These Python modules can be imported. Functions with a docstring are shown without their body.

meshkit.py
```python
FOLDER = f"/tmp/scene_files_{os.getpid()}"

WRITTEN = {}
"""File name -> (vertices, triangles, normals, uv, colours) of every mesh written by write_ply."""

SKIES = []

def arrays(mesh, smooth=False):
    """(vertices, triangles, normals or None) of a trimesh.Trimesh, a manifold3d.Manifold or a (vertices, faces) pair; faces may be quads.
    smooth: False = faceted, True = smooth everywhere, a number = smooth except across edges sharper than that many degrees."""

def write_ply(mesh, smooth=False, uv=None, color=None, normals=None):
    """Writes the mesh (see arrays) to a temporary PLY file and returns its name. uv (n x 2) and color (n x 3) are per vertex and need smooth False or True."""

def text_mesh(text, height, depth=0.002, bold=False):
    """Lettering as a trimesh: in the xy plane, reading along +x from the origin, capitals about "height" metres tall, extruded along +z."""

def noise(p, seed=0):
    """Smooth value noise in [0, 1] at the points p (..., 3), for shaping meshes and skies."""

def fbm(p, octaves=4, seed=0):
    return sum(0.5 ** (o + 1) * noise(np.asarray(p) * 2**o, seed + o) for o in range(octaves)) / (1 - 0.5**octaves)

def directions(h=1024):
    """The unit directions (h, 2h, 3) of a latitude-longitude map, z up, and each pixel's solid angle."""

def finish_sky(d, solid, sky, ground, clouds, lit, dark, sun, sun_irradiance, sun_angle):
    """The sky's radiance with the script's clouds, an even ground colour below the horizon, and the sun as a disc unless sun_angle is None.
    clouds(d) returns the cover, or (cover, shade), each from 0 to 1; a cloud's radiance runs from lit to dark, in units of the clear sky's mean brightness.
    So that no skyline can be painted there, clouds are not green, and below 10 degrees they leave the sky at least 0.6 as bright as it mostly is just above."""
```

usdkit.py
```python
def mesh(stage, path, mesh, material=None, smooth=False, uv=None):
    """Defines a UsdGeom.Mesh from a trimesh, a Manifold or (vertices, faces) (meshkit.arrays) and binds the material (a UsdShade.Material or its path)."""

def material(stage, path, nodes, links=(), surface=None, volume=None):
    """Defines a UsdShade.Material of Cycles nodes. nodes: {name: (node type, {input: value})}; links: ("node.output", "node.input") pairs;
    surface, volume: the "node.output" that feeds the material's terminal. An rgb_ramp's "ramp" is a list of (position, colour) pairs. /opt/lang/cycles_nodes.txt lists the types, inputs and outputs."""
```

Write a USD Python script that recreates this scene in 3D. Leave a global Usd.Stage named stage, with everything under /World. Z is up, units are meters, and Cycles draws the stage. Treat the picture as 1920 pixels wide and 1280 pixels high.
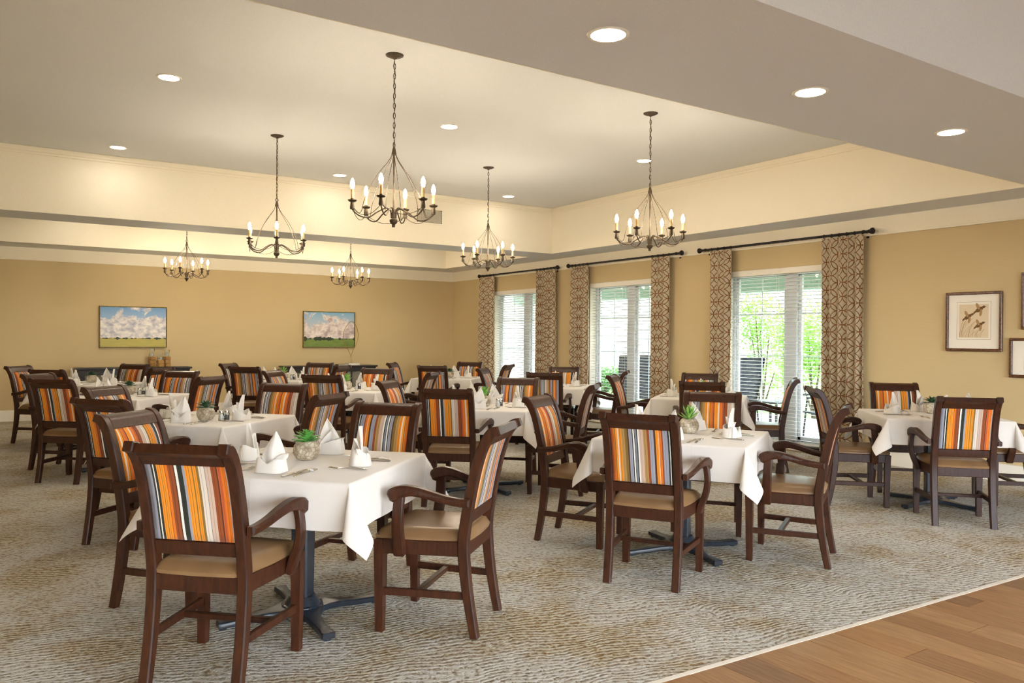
import math
import random

import numpy as np
import trimesh
import mapbox_earcut as earcut
from scipy.spatial.transform import Rotation as Rot
from shapely.geometry import Polygon, box as sbox, Point, LineString
from shapely.ops import unary_union
from pxr import Gf, Usd, UsdGeom, UsdLux, UsdShade, Sdf

import meshkit
import usdkit

rng = random.Random(7)
nrng = np.random.default_rng(7)
PI = math.pi
stage = Usd.Stage.CreateInMemory()
UsdGeom.SetStageUpAxis(stage, 'Z')
UsdGeom.SetStageMetersPerUnit(stage, 1.0)
UsdGeom.Xform.Define(stage, '/World')
UsdGeom.Scope.Define(stage, '/World/Looks')

# ------------------------------------------------------------------ camera, sky, sun, area lights, exposure
EXPOSURE = 0.2
SKY = 0.75          # strength of the physical sky
SUN = 24.0           # sun on the patio
LAMP = 62.0         # recessed downlights
BULB = 350.0        # candle bulbs
FLASH = 62.0        # unseen light beside the camera, placed to brighten the room


def camera():
    f, yaw, pitch, roll = 1492.67, 0.5876, -0.0044, 0.0074
    cam = UsdGeom.Camera.Define(stage, '/World/camera')
    cam.CreateHorizontalApertureAttr(36.0)
    cam.CreateVerticalApertureAttr(24.0)
    cam.CreateFocalLengthAttr(36.0 * f / 1920.0)
    cam.CreateClippingRangeAttr(Gf.Vec2f(0.05, 500.0))
    cam.CreateExposureAttr(EXPOSURE)
    fw = np.array([math.sin(yaw) * math.cos(pitch), math.cos(yaw) * math.cos(pitch), math.sin(pitch)])
    r = np.array([math.cos(yaw), -math.sin(yaw), 0])
    u = np.cross(r, fw)
    r, u = math.cos(roll) * r + math.sin(roll) * u, -math.sin(roll) * r + math.cos(roll) * u
    m = Gf.Matrix4d(*r, 0, *u, 0, *(-fw), 0, -0.0213, -0.0358, 1.366, 1)
    cam.AddTransformOp().Set(m)


camera()
MATS = {}


def mat(name, nodes, links=(), surface='p.BSDF', volume=None):
    MATS[name] = usdkit.material(stage, '/World/Looks/' + name, nodes, links, surface, volume)
    return MATS[name]


def lin(*c):
    if len(c) == 1:
        c = c[0]
    if isinstance(c, str):
        c = [int(c[i:i + 2], 16) for i in (1, 3, 5)]
    return tuple((x / 255 / 12.92) if x / 255 < 0.04045 else ((x / 255 + 0.055) / 1.055) ** 2.4 for x in c)


mat('sky', {'s': ('sky_texture', {'sky_type': 'multiple_scattering', 'sun_disc': False, 'sun_elevation': 0.95, 'sun_rotation': 2.0, 'aerosol_density': 2.0}),
            'd': ('hsv', {'saturation': 0.4}), 'b': ('background_shader', {'strength': SKY})}, [('s.color', 'd.color'), ('d.color', 'b.color')], surface='b.background')
dome = UsdLux.DomeLight.Define(stage, '/World/sky')
dome.CreateIntensityAttr(1.0)
UsdShade.MaterialBindingAPI.Apply(dome.GetPrim()).Bind(MATS['sky'])
sun = UsdLux.DistantLight.Define(stage, '/World/sun')
sun.CreateIntensityAttr(SUN)
sun.CreateAngleAttr(0.6)
sun.CreateColorAttr(Gf.Vec3f(1.0, 0.95, 0.86))
sun.AddRotateXYZOp().Set(Gf.Vec3f(38, 0, 62))
flash = UsdLux.SphereLight.Define(stage, '/World/unseen_light_by_camera')  # out of view, placed to light the room from the camera side
flash.CreateIntensityAttr(FLASH)
flash.CreateRadiusAttr(0.12)
flash.CreateColorAttr(Gf.Vec3f(1.0, 0.94, 0.86))
flash.AddTranslateOp().Set(Gf.Vec3d(-0.5, -0.45, 1.62))

# ------------------------------------------------------------------ helpers
used = {}


def numbered(parent, name):
    k = used.get((parent, name), 0)
    used[(parent, name)] = k + 1
    return f'{parent}/{name}' if k == 0 else f'{parent}/{name}_{k:03d}'


def tag(p, label=None, cat=None, group=None, kind=None):
    p = p.GetPrim() if hasattr(p, 'GetPrim') else p
    for k, v in (('label', label), ('category', cat), ('group', group), ('kind', kind)):
        if v:
            p.SetCustomDataByKey(k, v)
    return p


def obj(name, mesh, m, parent=None, smooth=35, uv=None):
    path = numbered(str(parent.GetPath()) if parent else '/World', name)
    if uv is not None:
        v, f = mesh if isinstance(mesh, tuple) else (mesh.vertices, mesh.faces)
        prim = usdkit.mesh(stage, path, (v, f), MATS[m], smooth=True, uv=uv)
    else:
        prim = usdkit.mesh(stage, path, mesh, MATS[m], smooth=smooth)
    return prim.GetPrim()


def thing(name, label, cat, loc=(0, 0, 0), rotz=0.0, group=None, kind=None):
    x = UsdGeom.Xform.Define(stage, numbered('/World', name))
    x.AddTranslateOp().Set(Gf.Vec3d(*map(float, loc)))
    x.AddRotateZOp().Set(float(rotz))
    return tag(x.GetPrim(), label, cat, group, kind)


def dup(root, name, label, loc, rotz=0.0, group=None):
    cat = root.GetCustomDataByKey('category')
    r = thing(name, label, cat, loc, rotz, group)
    r.GetReferences().AddInternalReference(root.GetPath())
    r.SetInstanceable(True)
    return r


class Maker:
    """Builds the first one, then references it."""

    def __init__(self, build):
        self.build, self.first = build, None

    def __call__(self, name, label, cat, loc, rotz=0.0, group=None):
        if self.first is None:
            self.first = thing(name, label, cat, loc, rotz, group)
            self.build(self.first)
            return self.first
        return dup(self.first, name, label, loc, rotz, group)


def struct(name, mesh, m, parent=None, smooth=35, label=None):
    o = obj(name, mesh, m, parent, smooth)
    if parent is None:
        tag(o, label, None, None, 'structure')
    return o


def cat_(*ms):
    return trimesh.util.concatenate([m if isinstance(m, trimesh.Trimesh) else trimesh.Trimesh(*m, process=False) for m in ms])


def box(x0, x1, y0, y1, z0, z1, b=0.0):
    """Box between two corners; b chamfers the edges."""
    if b <= 0:
        m = trimesh.creation.box((x1 - x0, y1 - y0, z1 - z0))
        m.apply_translation(((x0 + x1) / 2, (y0 + y1) / 2, (z0 + z1) / 2))
        return m
    pts = []
    for sx in (0, 1):
        for sy in (0, 1):
            for sz in (0, 1):
                X, Y, Z = (x0, x1)[sx], (y0, y1)[sy], (z0, z1)[sz]
                dx, dy, dz = (b, -b)[sx], (b, -b)[sy], (b, -b)[sz]
                pts += [(X, Y + dy, Z + dz), (X + dx, Y, Z + dz), (X + dx, Y + dy, Z)]
    return trimesh.convex.convex_hull(np.array(pts))


def cbox(c, s, b=0.0):
    return box(c[0] - s[0] / 2, c[0] + s[0] / 2, c[1] - s[1] / 2, c[1] + s[1] / 2, c[2] - s[2] / 2, c[2] + s[2] / 2, b)


def turn(m, axis, deg, about=(0, 0, 0)):
    m.apply_transform(trimesh.transformations.rotation_matrix(math.radians(deg), axis, about))
    return m


def move(m, x=0, y=0, z=0):
    m.apply_translation((x, y, z))
    return m


def spline(pts, n):
    """Catmull-Rom through the rows of pts."""
    P = np.asarray(pts, float)
    Q = np.vstack([2 * P[0] - P[1], P, 2 * P[-1] - P[-2]])
    out = []
    for i in range(len(P) - 1):
        a, b, c, d = Q[i:i + 4]
        for t in np.linspace(0, 1, n, endpoint=False):
            out.append(0.5 * (2 * b + (c - a) * t + (2 * a - 5 * b + 4 * c - d) * t * t + (3 * b - a - 3 * c + d) * t ** 3))
    out.append(P[-1])
    return np.array(out)


def ribbon(pts, n=5):
    """Closed outline around a smooth centre line; rows of pts are (a, b, width)."""
    S = spline(pts, n)
    c, w = S[:, :2], S[:, 2]
    t = np.gradient(c, axis=0)
    t /= np.linalg.norm(t, axis=1, keepdims=True)
    nrm = np.stack([-t[:, 1], t[:, 0]], 1)
    return np.vstack([c + nrm * w[:, None] / 2, (c - nrm * w[:, None] / 2)[::-1]])


def slab(outline, t, b=0.003):
    """Extrudes an outline (a, b) by t, centred, edges chamfered by b: vertices are (a, b, w)."""
    p = np.asarray(outline, float)
    keep = np.linalg.norm(p - np.roll(p, 1, 0), axis=1) > 1e-6
    p = p[keep]
    if np.sum(p[:, 0] * np.roll(p[:, 1], -1) - np.roll(p[:, 0], -1) * p[:, 1]) < 0:
        p = p[::-1]
    e = np.roll(p, -1, 0) - p
    e /= np.linalg.norm(e, axis=1, keepdims=True)
    nout = np.stack([e[:, 1], -e[:, 0]], 1)
    nv = nout + np.roll(nout, 1, 0)
    nv /= np.maximum(np.linalg.norm(nv, axis=1, keepdims=True), 1e-6)
    q = p - nv * b
    n = len(p)
    V = np.vstack([np.c_[q, np.full(n, -t / 2)], np.c_[p, np.full(n, -t / 2 + b)], np.c_[p, np.full(n, t / 2 - b)], np.c_[q, np.full(n, t / 2)]])
    F = []
    i = np.arange(n)
    j = (i + 1) % n
    for k in range(3):
        a0, a1 = k * n, (k + 1) * n
        F += [np.c_[a0 + i, a0 + j, a1 + j], np.c_[a0 + i, a1 + j, a1 + i]]
    tri = earcut.triangulate_float64(q, np.array([n], np.uint32)).reshape(-1, 3).astype(int)
    a, bb, c = q[tri[:, 0]], q[tri[:, 1]], q[tri[:, 2]]
    ccw = ((bb - a)[:, 0] * (c - a)[:, 1] - (bb - a)[:, 1] * (c - a)[:, 0]) > 0
    tri[~ccw] = tri[~ccw][:, ::-1]
    F += [tri[:, ::-1], tri + 3 * n]
    return trimesh.Trimesh(V, np.vstack(F), process=False)


def axes(m, order, flip=None):
    """Reorders a mesh's coordinates; order says which column goes to x, y, z."""
    m.vertices = np.asarray(m.vertices)[:, list(order)]
    perm = list(order)
    odd = sum(perm[i] > perm[j] for i in range(3) for j in range(i + 1, 3)) % 2
    if odd:
        m.faces = np.asarray(m.faces)[:, ::-1]
    return m


def tube(path, r, n=8, closed=False):
    P = np.asarray(path, float)
    R = np.broadcast_to(np.asarray(r, float), (len(P),))
    T = np.gradient(P, axis=0) if not closed else np.roll(P, -1, 0) - np.roll(P, 1, 0)
    T /= np.maximum(np.linalg.norm(T, axis=1, keepdims=True), 1e-9)
    a = np.array([0, 0, 1.0]) if abs(T[0][2]) < 0.9 else np.array([1.0, 0, 0])
    N = np.cross(T[0], a)
    N /= np.linalg.norm(N)
    rings = []
    for i in range(len(P)):
        N = N - T[i] * (N @ T[i])
        N /= max(np.linalg.norm(N), 1e-9)
        B = np.cross(T[i], N)
        th = np.arange(n) * 2 * PI / n
        rings.append(P[i] + R[i] * (np.cos(th)[:, None] * N + np.sin(th)[:, None] * B))
    V = np.vstack(rings)
    F = []
    m = len(P)
    for i in range(m if closed else m - 1):
        for k in range(n):
            a0, a1 = i * n + k, i * n + (k + 1) % n
            b0, b1 = ((i + 1) % m) * n + k, ((i + 1) % m) * n + (k + 1) % n
            F += [(a0, a1, b1), (a0, b1, b0)]
    if not closed:
        V = np.vstack([V, P[0], P[-1]])
        s, e = len(V) - 2, len(V) - 1
        for k in range(n):
            F.append((s, (k + 1) % n, k))
            F.append((e, (m - 1) * n + k, (m - 1) * n + (k + 1) % n))
    return trimesh.Trimesh(V, np.array(F), process=False)


def lathe(profile, n=20):
    """Turns (r, z) rows about z; outward when z rises along an outer wall."""
    p = np.asarray(profile, float)
    th = np.arange(n) * 2 * PI / n
    V = np.stack([np.outer(p[:, 0], np.cos(th)), np.outer(p[:, 0], np.sin(th)), np.repeat(p[:, 1:2], n, 1)], -1).reshape(-1, 3)
    F = []
    for i in range(len(p) - 1):
        for k in range(n):
            a0, a1, b0, b1 = i * n + k, i * n + (k + 1) % n, (i + 1) * n + k, (i + 1) * n + (k + 1) % n
            if p[i, 0] > 1e-7:
                F.append((a0, a1, b1))
            if p[i + 1, 0] > 1e-7:
                F.append((a0, b1, b0))
    return trimesh.Trimesh(V, np.array(F), process=False)


def gridfaces(n, m, wrap=False):
    F = []
    for i in range(n if wrap else n - 1):
        for j in range(m - 1):
            a, b = i * m + j, ((i + 1) % n) * m + j
            F += [(a, b, b + 1), (a, b + 1, a + 1)]
    return np.array(F)


def shell(G, t, wrap=False):
    """A sheet given as an (n, m, 3) grid, made t thick."""
    n, m, _ = G.shape
    V = G.reshape(-1, 3)
    F = gridfaces(n, m, wrap)
    N = trimesh.Trimesh(V, F, process=False).vertex_normals
    V2 = np.vstack([V + N * t / 2, V - N * t / 2])
    k = n * m
    rim = []
    loops = []
    if wrap:
        loops = [[i * m for i in range(n)] + [0], [i * m + m - 1 for i in range(n)][::-1] + [(n - 1) * m + m - 1]]
    else:
        loops = [[i * m for i in range(n)] + [(n - 1) * m + j for j in range(1, m)] + [i * m + m - 1 for i in range(n - 2, -1, -1)] + [j for j in range(m - 2, -1, -1)]]
    for L in loops:
        for a, b in zip(L[:-1], L[1:]):
            rim += [(b, a, a + k), (b, a + k, b + k)]
    return trimesh.Trimesh(V2, np.vstack([F, F[:, ::-1] + k, np.array(rim)[:, ::-1]]), process=False)


def plate(shape, t, z=0.0):
    """Extrudes a shapely shape in x-y by t from z."""
    out = [move(trimesh.creation.extrude_polygon(g, t, engine='earcut'), 0, 0, z) for g in getattr(shape, 'geoms', [shape]) if g.area > 0]
    return cat_(*out)


# ------------------------------------------------------------------ materials
OBJ = ('texture_coordinate', {})


def plain(name, col, rough=0.5, metal=0.0, spec=0.5, **kw):
    return mat(name, {'p': ('principled_bsdf', dict(base_color=lin(col), roughness=rough, metallic=metal, specular_ior_level=spec, **kw))})


def textured(name, ca, cb, scale, rough=0.5, spec=0.4, stretch=(1, 1, 1), bump=0.0, dist=0.002, detail=4, lo=0.35, hi=0.65, world=False, **kw):
    src = ('g.position' if world else 't.object')
    nodes = {'t': OBJ, 'g': ('geometry', {}), 'm': ('mapping', {'mapping_type': 'point', 'scale': stretch}), 'n': ('noise_texture', {'scale': scale, 'detail': detail, 'roughness': 0.55}),
             'r': ('rgb_ramp', {'ramp': [(lo, lin(ca)), (hi, lin(cb))]}), 'p': ('principled_bsdf', dict(roughness=rough, specular_ior_level=spec, **kw))}
    links = [(src, 'm.vector'), ('m.vector', 'n.vector'), ('n.fac', 'r.fac'), ('r.color', 'p.base_color')]
    if bump:
        nodes['b'] = ('bump', {'strength': bump, 'distance': dist})
        links += [('n.fac', 'b.height'), ('b.normal', 'p.normal')]
    return mat(name, nodes, links)


# walls: tan wallcovering with a fine horizontal weave
def wallmat(name, ca, cb):
    mat(name, {'g': ('geometry', {}), 'm': ('mapping', {'mapping_type': 'point', 'scale': (3, 3, 260)}), 'n': ('noise_texture', {'scale': 1.0, 'detail': 3}),
               'm2': ('mapping', {'mapping_type': 'point', 'scale': (1, 1, 1)}), 'n2': ('noise_texture', {'scale': 90.0, 'detail': 2}),
               'r': ('rgb_ramp', {'ramp': [(0.3, lin(ca)), (0.7, lin(cb))]}), 'b': ('bump', {'strength': 0.12, 'distance': 0.001}),
               'p': ('principled_bsdf', {'roughness': 0.72, 'specular_ior_level': 0.25})},
        [('g.position', 'm.vector'), ('m.vector', 'n.vector'), ('g.position', 'm2.vector'), ('m2.vector', 'n2.vector'), ('n.fac', 'r.fac'), ('r.color', 'p.base_color'), ('n2.fac', 'b.height'), ('b.normal', 'p.normal')])


wallmat('wall_tan', '#cab386', '#cdb68a')
textured('cream_paint', '#ece1c8', '#f0e6cf', 120, rough=0.6, spec=0.3, bump=0.1, dist=0.001, world=True)
textured('ceiling_paint', '#dcdcda', '#e2e2e0', 130, rough=0.75, spec=0.2, bump=0.35, dist=0.002, world=True)
textured('lobby_paint', '#d6d4ce', '#dcdad4', 130, rough=0.75, spec=0.2, bump=0.35, dist=0.002, world=True)
plain('white_paint', '#ece4d4', 0.45)
plain('white_vinyl', '#cfd3d6', 0.35)
plain('blind_white', '#eeece6', 0.45)

# carpet: grey-cream loops with tan flecks
mat('carpet', {
    'g': ('geometry', {}),
    'w': ('noise_texture', {'scale': 1.6, 'detail': 2.0}), 'ws': ('vector_math', {'math_type': 'scale', 'scale': 0.30}), 'wa': ('vector_math', {'math_type': 'add'}),
    'rot': ('mapping', {'mapping_type': 'point', 'rotation': (0, 0, 0.28)}),
    'wave': ('wave_texture', {'wave_type': 'bands', 'bands_direction': 'y', 'scale': 10.5, 'distortion': 3.4, 'detail': 2.0, 'detail_scale': 2.2}),
    'vor': ('voronoi_texture', {'scale': 2.3, 'feature': 'f1'}), 'ring': ('math', {'math_type': 'multiply', 'value2': 78.0}), 'rs': ('math', {'math_type': 'sine'}),
    'vm': ('map_range', {'from_min': 0.22, 'from_max': 0.16, 'to_min': 0.0, 'to_max': 0.8, 'clamp': True}), 'rs2': ('math', {'math_type': 'multiply_add', 'value2': 0.5, 'value3': 0.5}),
    'pat': ('mix_float', {}),
    'spot': ('noise_texture', {'scale': 40.0, 'detail': 3.0, 'roughness': 0.7}), 'brk': ('math', {'math_type': 'multiply_add', 'value2': 4.2, 'value3': -1.9}), 'sum': ('math', {'math_type': 'add'}),
    'big': ('noise_texture', {'scale': 1.5, 'detail': 5.0, 'roughness': 0.65}), 'bigr': ('rgb_ramp', {'ramp': [(0.46, (0, 0, 0)), (0.60, (1, 1, 1))]}),
    'ca': ('rgb_ramp', {'ramp': [(-0.0, lin('#857861')), (0.2, lin('#aaa18d')), (0.42, lin('#c5c0b3')), (1.0, lin('#cecac0'))]}),
    'cb': ('rgb_ramp', {'ramp': [(0.1, lin('#7c6239')), (0.5, lin('#9a8254')), (0.75, lin('#b7a987')), (1.0, lin('#c5bca6'))]}),
    'mx': ('mix', {}), 'fine': ('noise_texture', {'scale': 420.0, 'detail': 1.0}),
    'hs': ('math', {'math_type': 'multiply_add', 'value2': 0.25}), 'b': ('bump', {'strength': 0.75, 'distance': 0.006}),
    'p': ('principled_bsdf', {'roughness': 0.95, 'specular_ior_level': 0.1, 'sheen_weight': 0.15})},
    [('g.position', 'w.vector'), ('w.color', 'ws.vector1'), ('g.position', 'wa.vector1'), ('ws.vector', 'wa.vector2'), ('wa.vector', 'rot.vector'), ('rot.vector', 'wave.vector'),
     ('g.position', 'vor.vector'), ('vor.distance', 'ring.value1'), ('ring.value', 'rs.value1'), ('rs.value', 'rs2.value1'), ('vor.distance', 'vm.value'), ('vm.result', 'pat.fac'),
     ('wave.fac', 'pat.a'), ('rs2.value', 'pat.b'), ('g.position', 'spot.vector'), ('spot.fac', 'brk.value1'), ('brk.value', 'sum.value1'), ('pat.result', 'sum.value2'),
     ('g.position', 'big.vector'), ('big.fac', 'bigr.fac'), ('sum.value', 'ca.fac'), ('sum.value', 'cb.fac'), ('bigr.color', 'mx.fac'), ('ca.color', 'mx.color1'), ('cb.color', 'mx.color2'),
     ('mx.color', 'p.base_color'), ('g.position', 'fine.vector'), ('fine.fac', 'hs.value1'), ('sum.value', 'hs.value3'), ('hs.value', 'b.height'), ('b.normal', 'p.normal')])


def wood(name, dark, light, stretch, rough=0.3, spec=0.5, scale=14, coat=0.0, bump=0.1):
    mat(name, {'t': OBJ, 'o': ('object_info', {}), 'os': ('vector_math', {'math_type': 'scale', 'scale': 37.0}), 'ad': ('vector_math', {'math_type': 'add'}),
               'm': ('mapping', {'mapping_type': 'point', 'scale': stretch}), 'n': ('noise_texture', {'scale': scale, 'detail': 6, 'roughness': 0.6, 'distortion': 0.4}),
               'r': ('rgb_ramp', {'ramp': [(0.3, lin(dark)), (0.7, lin(light))]}), 'b': ('bump', {'strength': bump, 'distance': 0.0015}),
               'p': ('principled_bsdf', {'roughness': rough, 'specular_ior_level': spec, 'coat_weight': coat, 'coat_roughness': 0.25})},
        [('t.object', 'ad.vector1'), ('o.location', 'os.vector1'), ('os.vector', 'ad.vector2'), ('ad.vector', 'm.vector'), ('m.vector', 'n.vector'), ('n.fac', 'r.fac'), ('r.color', 'p.base_color'), ('n.fac', 'b.height'), ('b.normal', 'p.normal')])


wood('chair_wood', '#220f06', '#40200f', (4, 4, 0.7), rough=0.36, coat=0.0, spec=0.32)
wood('console_wood', '#17110f', '#2a1d18', (1, 4, 4), rough=0.35)
for i, (a, b) in enumerate((('#835c39', '#a47b50'), ('#7a5636', '#9b724c'), ('#8d6843', '#ae875b'), ('#6c4c31', '#906a46'), ('#8a633d', '#a87d50'))):
    wood(f'plank_wood_{i}', a, b, (7, 0.6, 3), rough=0.38, scale=9, bump=0.05)

mat('seat_vinyl', {'t': OBJ, 'n': ('noise_texture', {'scale': 260, 'detail': 2}), 'n2': ('noise_texture', {'scale': 5, 'detail': 2}), 'r': ('rgb_ramp', {'ramp': [(0.3, lin('#725539')), (0.7, lin('#836442'))]}),
                   'b': ('bump', {'strength': 0.08, 'distance': 0.001}), 'p': ('principled_bsdf', {'roughness': 0.30, 'specular_ior_level': 0.5})},
    [('t.object', 'n.vector'), ('t.object', 'n2.vector'), ('n2.fac', 'r.fac'), ('r.color', 'p.base_color'), ('n.fac', 'b.height'), ('b.normal', 'p.normal')])

# striped upholstery: (millimetres, colour) across the cloth
OR, DO, RU, BR = (230, 140, 34), (216, 114, 30), (140, 70, 32), (78, 46, 28)
CR, WH, GY, GR, DG, TN, OL, PK, RD = (214, 200, 184), (228, 222, 214), (150, 150, 160), (118, 122, 128), (40, 42, 32), (170, 132, 78), (128, 100, 46), (196, 168, 148), (186, 90, 48)
STRIPES = [(26, GY), (8, DG), (4, WH), (10, DG), (16, OR), (4, OL), (14, OR), (4, RU), (10, DO), (24, RU), (4, BR), (12, WH), (20, DG), (12, GY), (14, OR), (3, OL), (12, OR), (4, OL), (14, OR), (10, OL),
           (24, CR), (3, GR), (24, PK), (20, RU), (6, BR), (14, RD), (18, DO), (10, CR), (26, OR), (6, BR), (10, RD), (14, DO), (4, OL), (12, OR), (8, CR), (14, OR), (20, TN), (16, OL), (8, BR), (18, GY), (4, DG),
           (8, WH), (3, DG), (12, GR), (3, DG), (8, WH), (24, PK), (22, TN), (12, RU), (24, GY), (10, BR), (16, OR), (4, CR), (14, DO), (8, RU)]
PERIOD = sum(w for w, _ in STRIPES) / 1000.0
fine = []
for w, c in STRIPES:                                # thin woven pin lines inside the broad stripes
    if w >= 14:
        d = tuple(int(v * 0.84) for v in c)
        a = w * 0.38
        fine += [(a, c), (3, d), (w - a - 3, c)]
    else:
        fine.append((w, c))
ramp, acc = [], 0.0
for w, c in fine:
    ramp.append((acc / 1000 / PERIOD, lin(c)))
    acc += w
mat('striped_fabric', {'u': ('uvmap', {'attribute': 'st'}), 's': ('separate_xyz', {}), 'f': ('math', {'math_type': 'fraction'}), 'r': ('rgb_ramp', {'ramp': ramp, 'interpolate': False}),
                       't': OBJ, 'n': ('noise_texture', {'scale': 900, 'detail': 1}), 'b': ('bump', {'strength': 0.15, 'distance': 0.0008}),
                       'p': ('principled_bsdf', {'roughness': 0.7, 'specular_ior_level': 0.25, 'sheen_weight': 0.1})},
    [('u.UV', 's.vector'), ('s.x', 'f.value1'), ('f.value', 'r.fac'), ('r.color', 'p.base_color'), ('t.object', 'n.vector'), ('n.fac', 'b.height'), ('b.normal', 'p.normal')])

# table linen with pressed fold lines
CL = {'t': OBJ, 's': ('separate_xyz', {}), 'n': ('noise_texture', {'scale': 7, 'detail': 3}), 'b': ('bump', {'strength': 0.28, 'distance': 0.004}),
      'tr': ('translucent_bsdf', {'color': lin('#f2ece2')}), 'mx': ('mix_closure', {'fac': 0.08}),
      'p': ('principled_bsdf', {'base_color': lin('#ece6de'), 'roughness': 0.8, 'specular_ior_level': 0.2, 'sheen_weight': 0.1})}
CLL = [('t.object', 's.vector'), ('t.object', 'n.vector'), ('p.BSDF', 'mx.closure1'), ('tr.BSDF', 'mx.closure2')]
prev = 'n.fac'
for k, (ax, at) in enumerate((('x', -0.16), ('x', 0.16), ('y', 0.0), ('y', 0.235))):
    CL[f'd{k}'] = ('math', {'math_type': 'subtract', 'value2': at})
    CL[f'a{k}'] = ('math', {'math_type': 'absolute'})
    CL[f'm{k}'] = ('map_range', {'from_min': 0.0, 'from_max': 0.007, 'to_min': 0.5, 'to_max': 0.0, 'clamp': True})
    CL[f'q{k}'] = ('math', {'math_type': 'add'})
    CLL += [(f's.{ax}', f'd{k}.value1'), (f'd{k}.value', f'a{k}.value1'), (f'a{k}.value', f'm{k}.value'), (f'm{k}.result', f'q{k}.value1'), (prev, f'q{k}.value2')]
    prev = f'q{k}.value'
CLL += [(prev, 'b.height'), ('b.normal', 'p.normal')]
mat('table_linen', CL, CLL, surface='mx.closure')
mat('napkin_linen', {'t': OBJ, 'n': ('noise_texture', {'scale': 30, 'detail': 2}), 'b': ('bump', {'strength': 0.2, 'distance': 0.003}), 'tr': ('translucent_bsdf', {'color': lin('#f4efe6')}), 'mx': ('mix_closure', {'fac': 0.2}),
                     'p': ('principled_bsdf', {'base_color': lin('#f1ece4'), 'roughness': 0.8, 'specular_ior_level': 0.2})},
    [('t.object', 'n.vector'), ('n.fac', 'b.height'), ('b.normal', 'p.normal'), ('p.BSDF', 'mx.closure1'), ('tr.BSDF', 'mx.closure2')], surface='mx.closure')

plain('steel', '#c9c6c0', 0.16, 1.0)
textured('cast_iron', '#12161c', '#1d242d', 40, rough=0.32, spec=0.6)
textured('aged_iron', '#3d3226', '#5b4b38', 30, rough=0.5, spec=0.5, metallic=0.55)
plain('rod_black', '#17110f', 0.35, 0.2)
textured('candle_sleeve', '#cf9a52', '#f0d9a4', 30, rough=0.5, stretch=(1, 1, 0.5))
textured('under_table', '#24180f', '#33231a', 20, rough=0.5)
mat('bulb_light', {'e': ('emission', {'color': (1.0, 0.85, 0.65), 'strength': BULB})}, surface='e.emission')
mat('lamp_light', {'e': ('emission', {'color': (1.0, 0.92, 0.80), 'strength': LAMP})}, surface='e.emission')
mat('window_pane', {'t': ('transparent_bsdf', {'color': (0.96, 0.985, 0.98)}), 'g': ('glossy_bsdf', {'roughness': 0.0, 'color': (1, 1, 1)}), 'm': ('mix_closure', {'fac': 0.05})},
    [('t.BSDF', 'm.closure1'), ('g.BSDF', 'm.closure2')], surface='m.closure')
plain('clear_glass', '#f4f8f8', 0.02, transmission_weight=1.0)
plain('salt', '#f2f0ec', 0.8)
plain('pepper', '#4a443c', 0.8)
plain('dark_trim', '#4a2c1c', 0.4)
plain('vent_dark', '#3d352a', 0.8)

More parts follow.
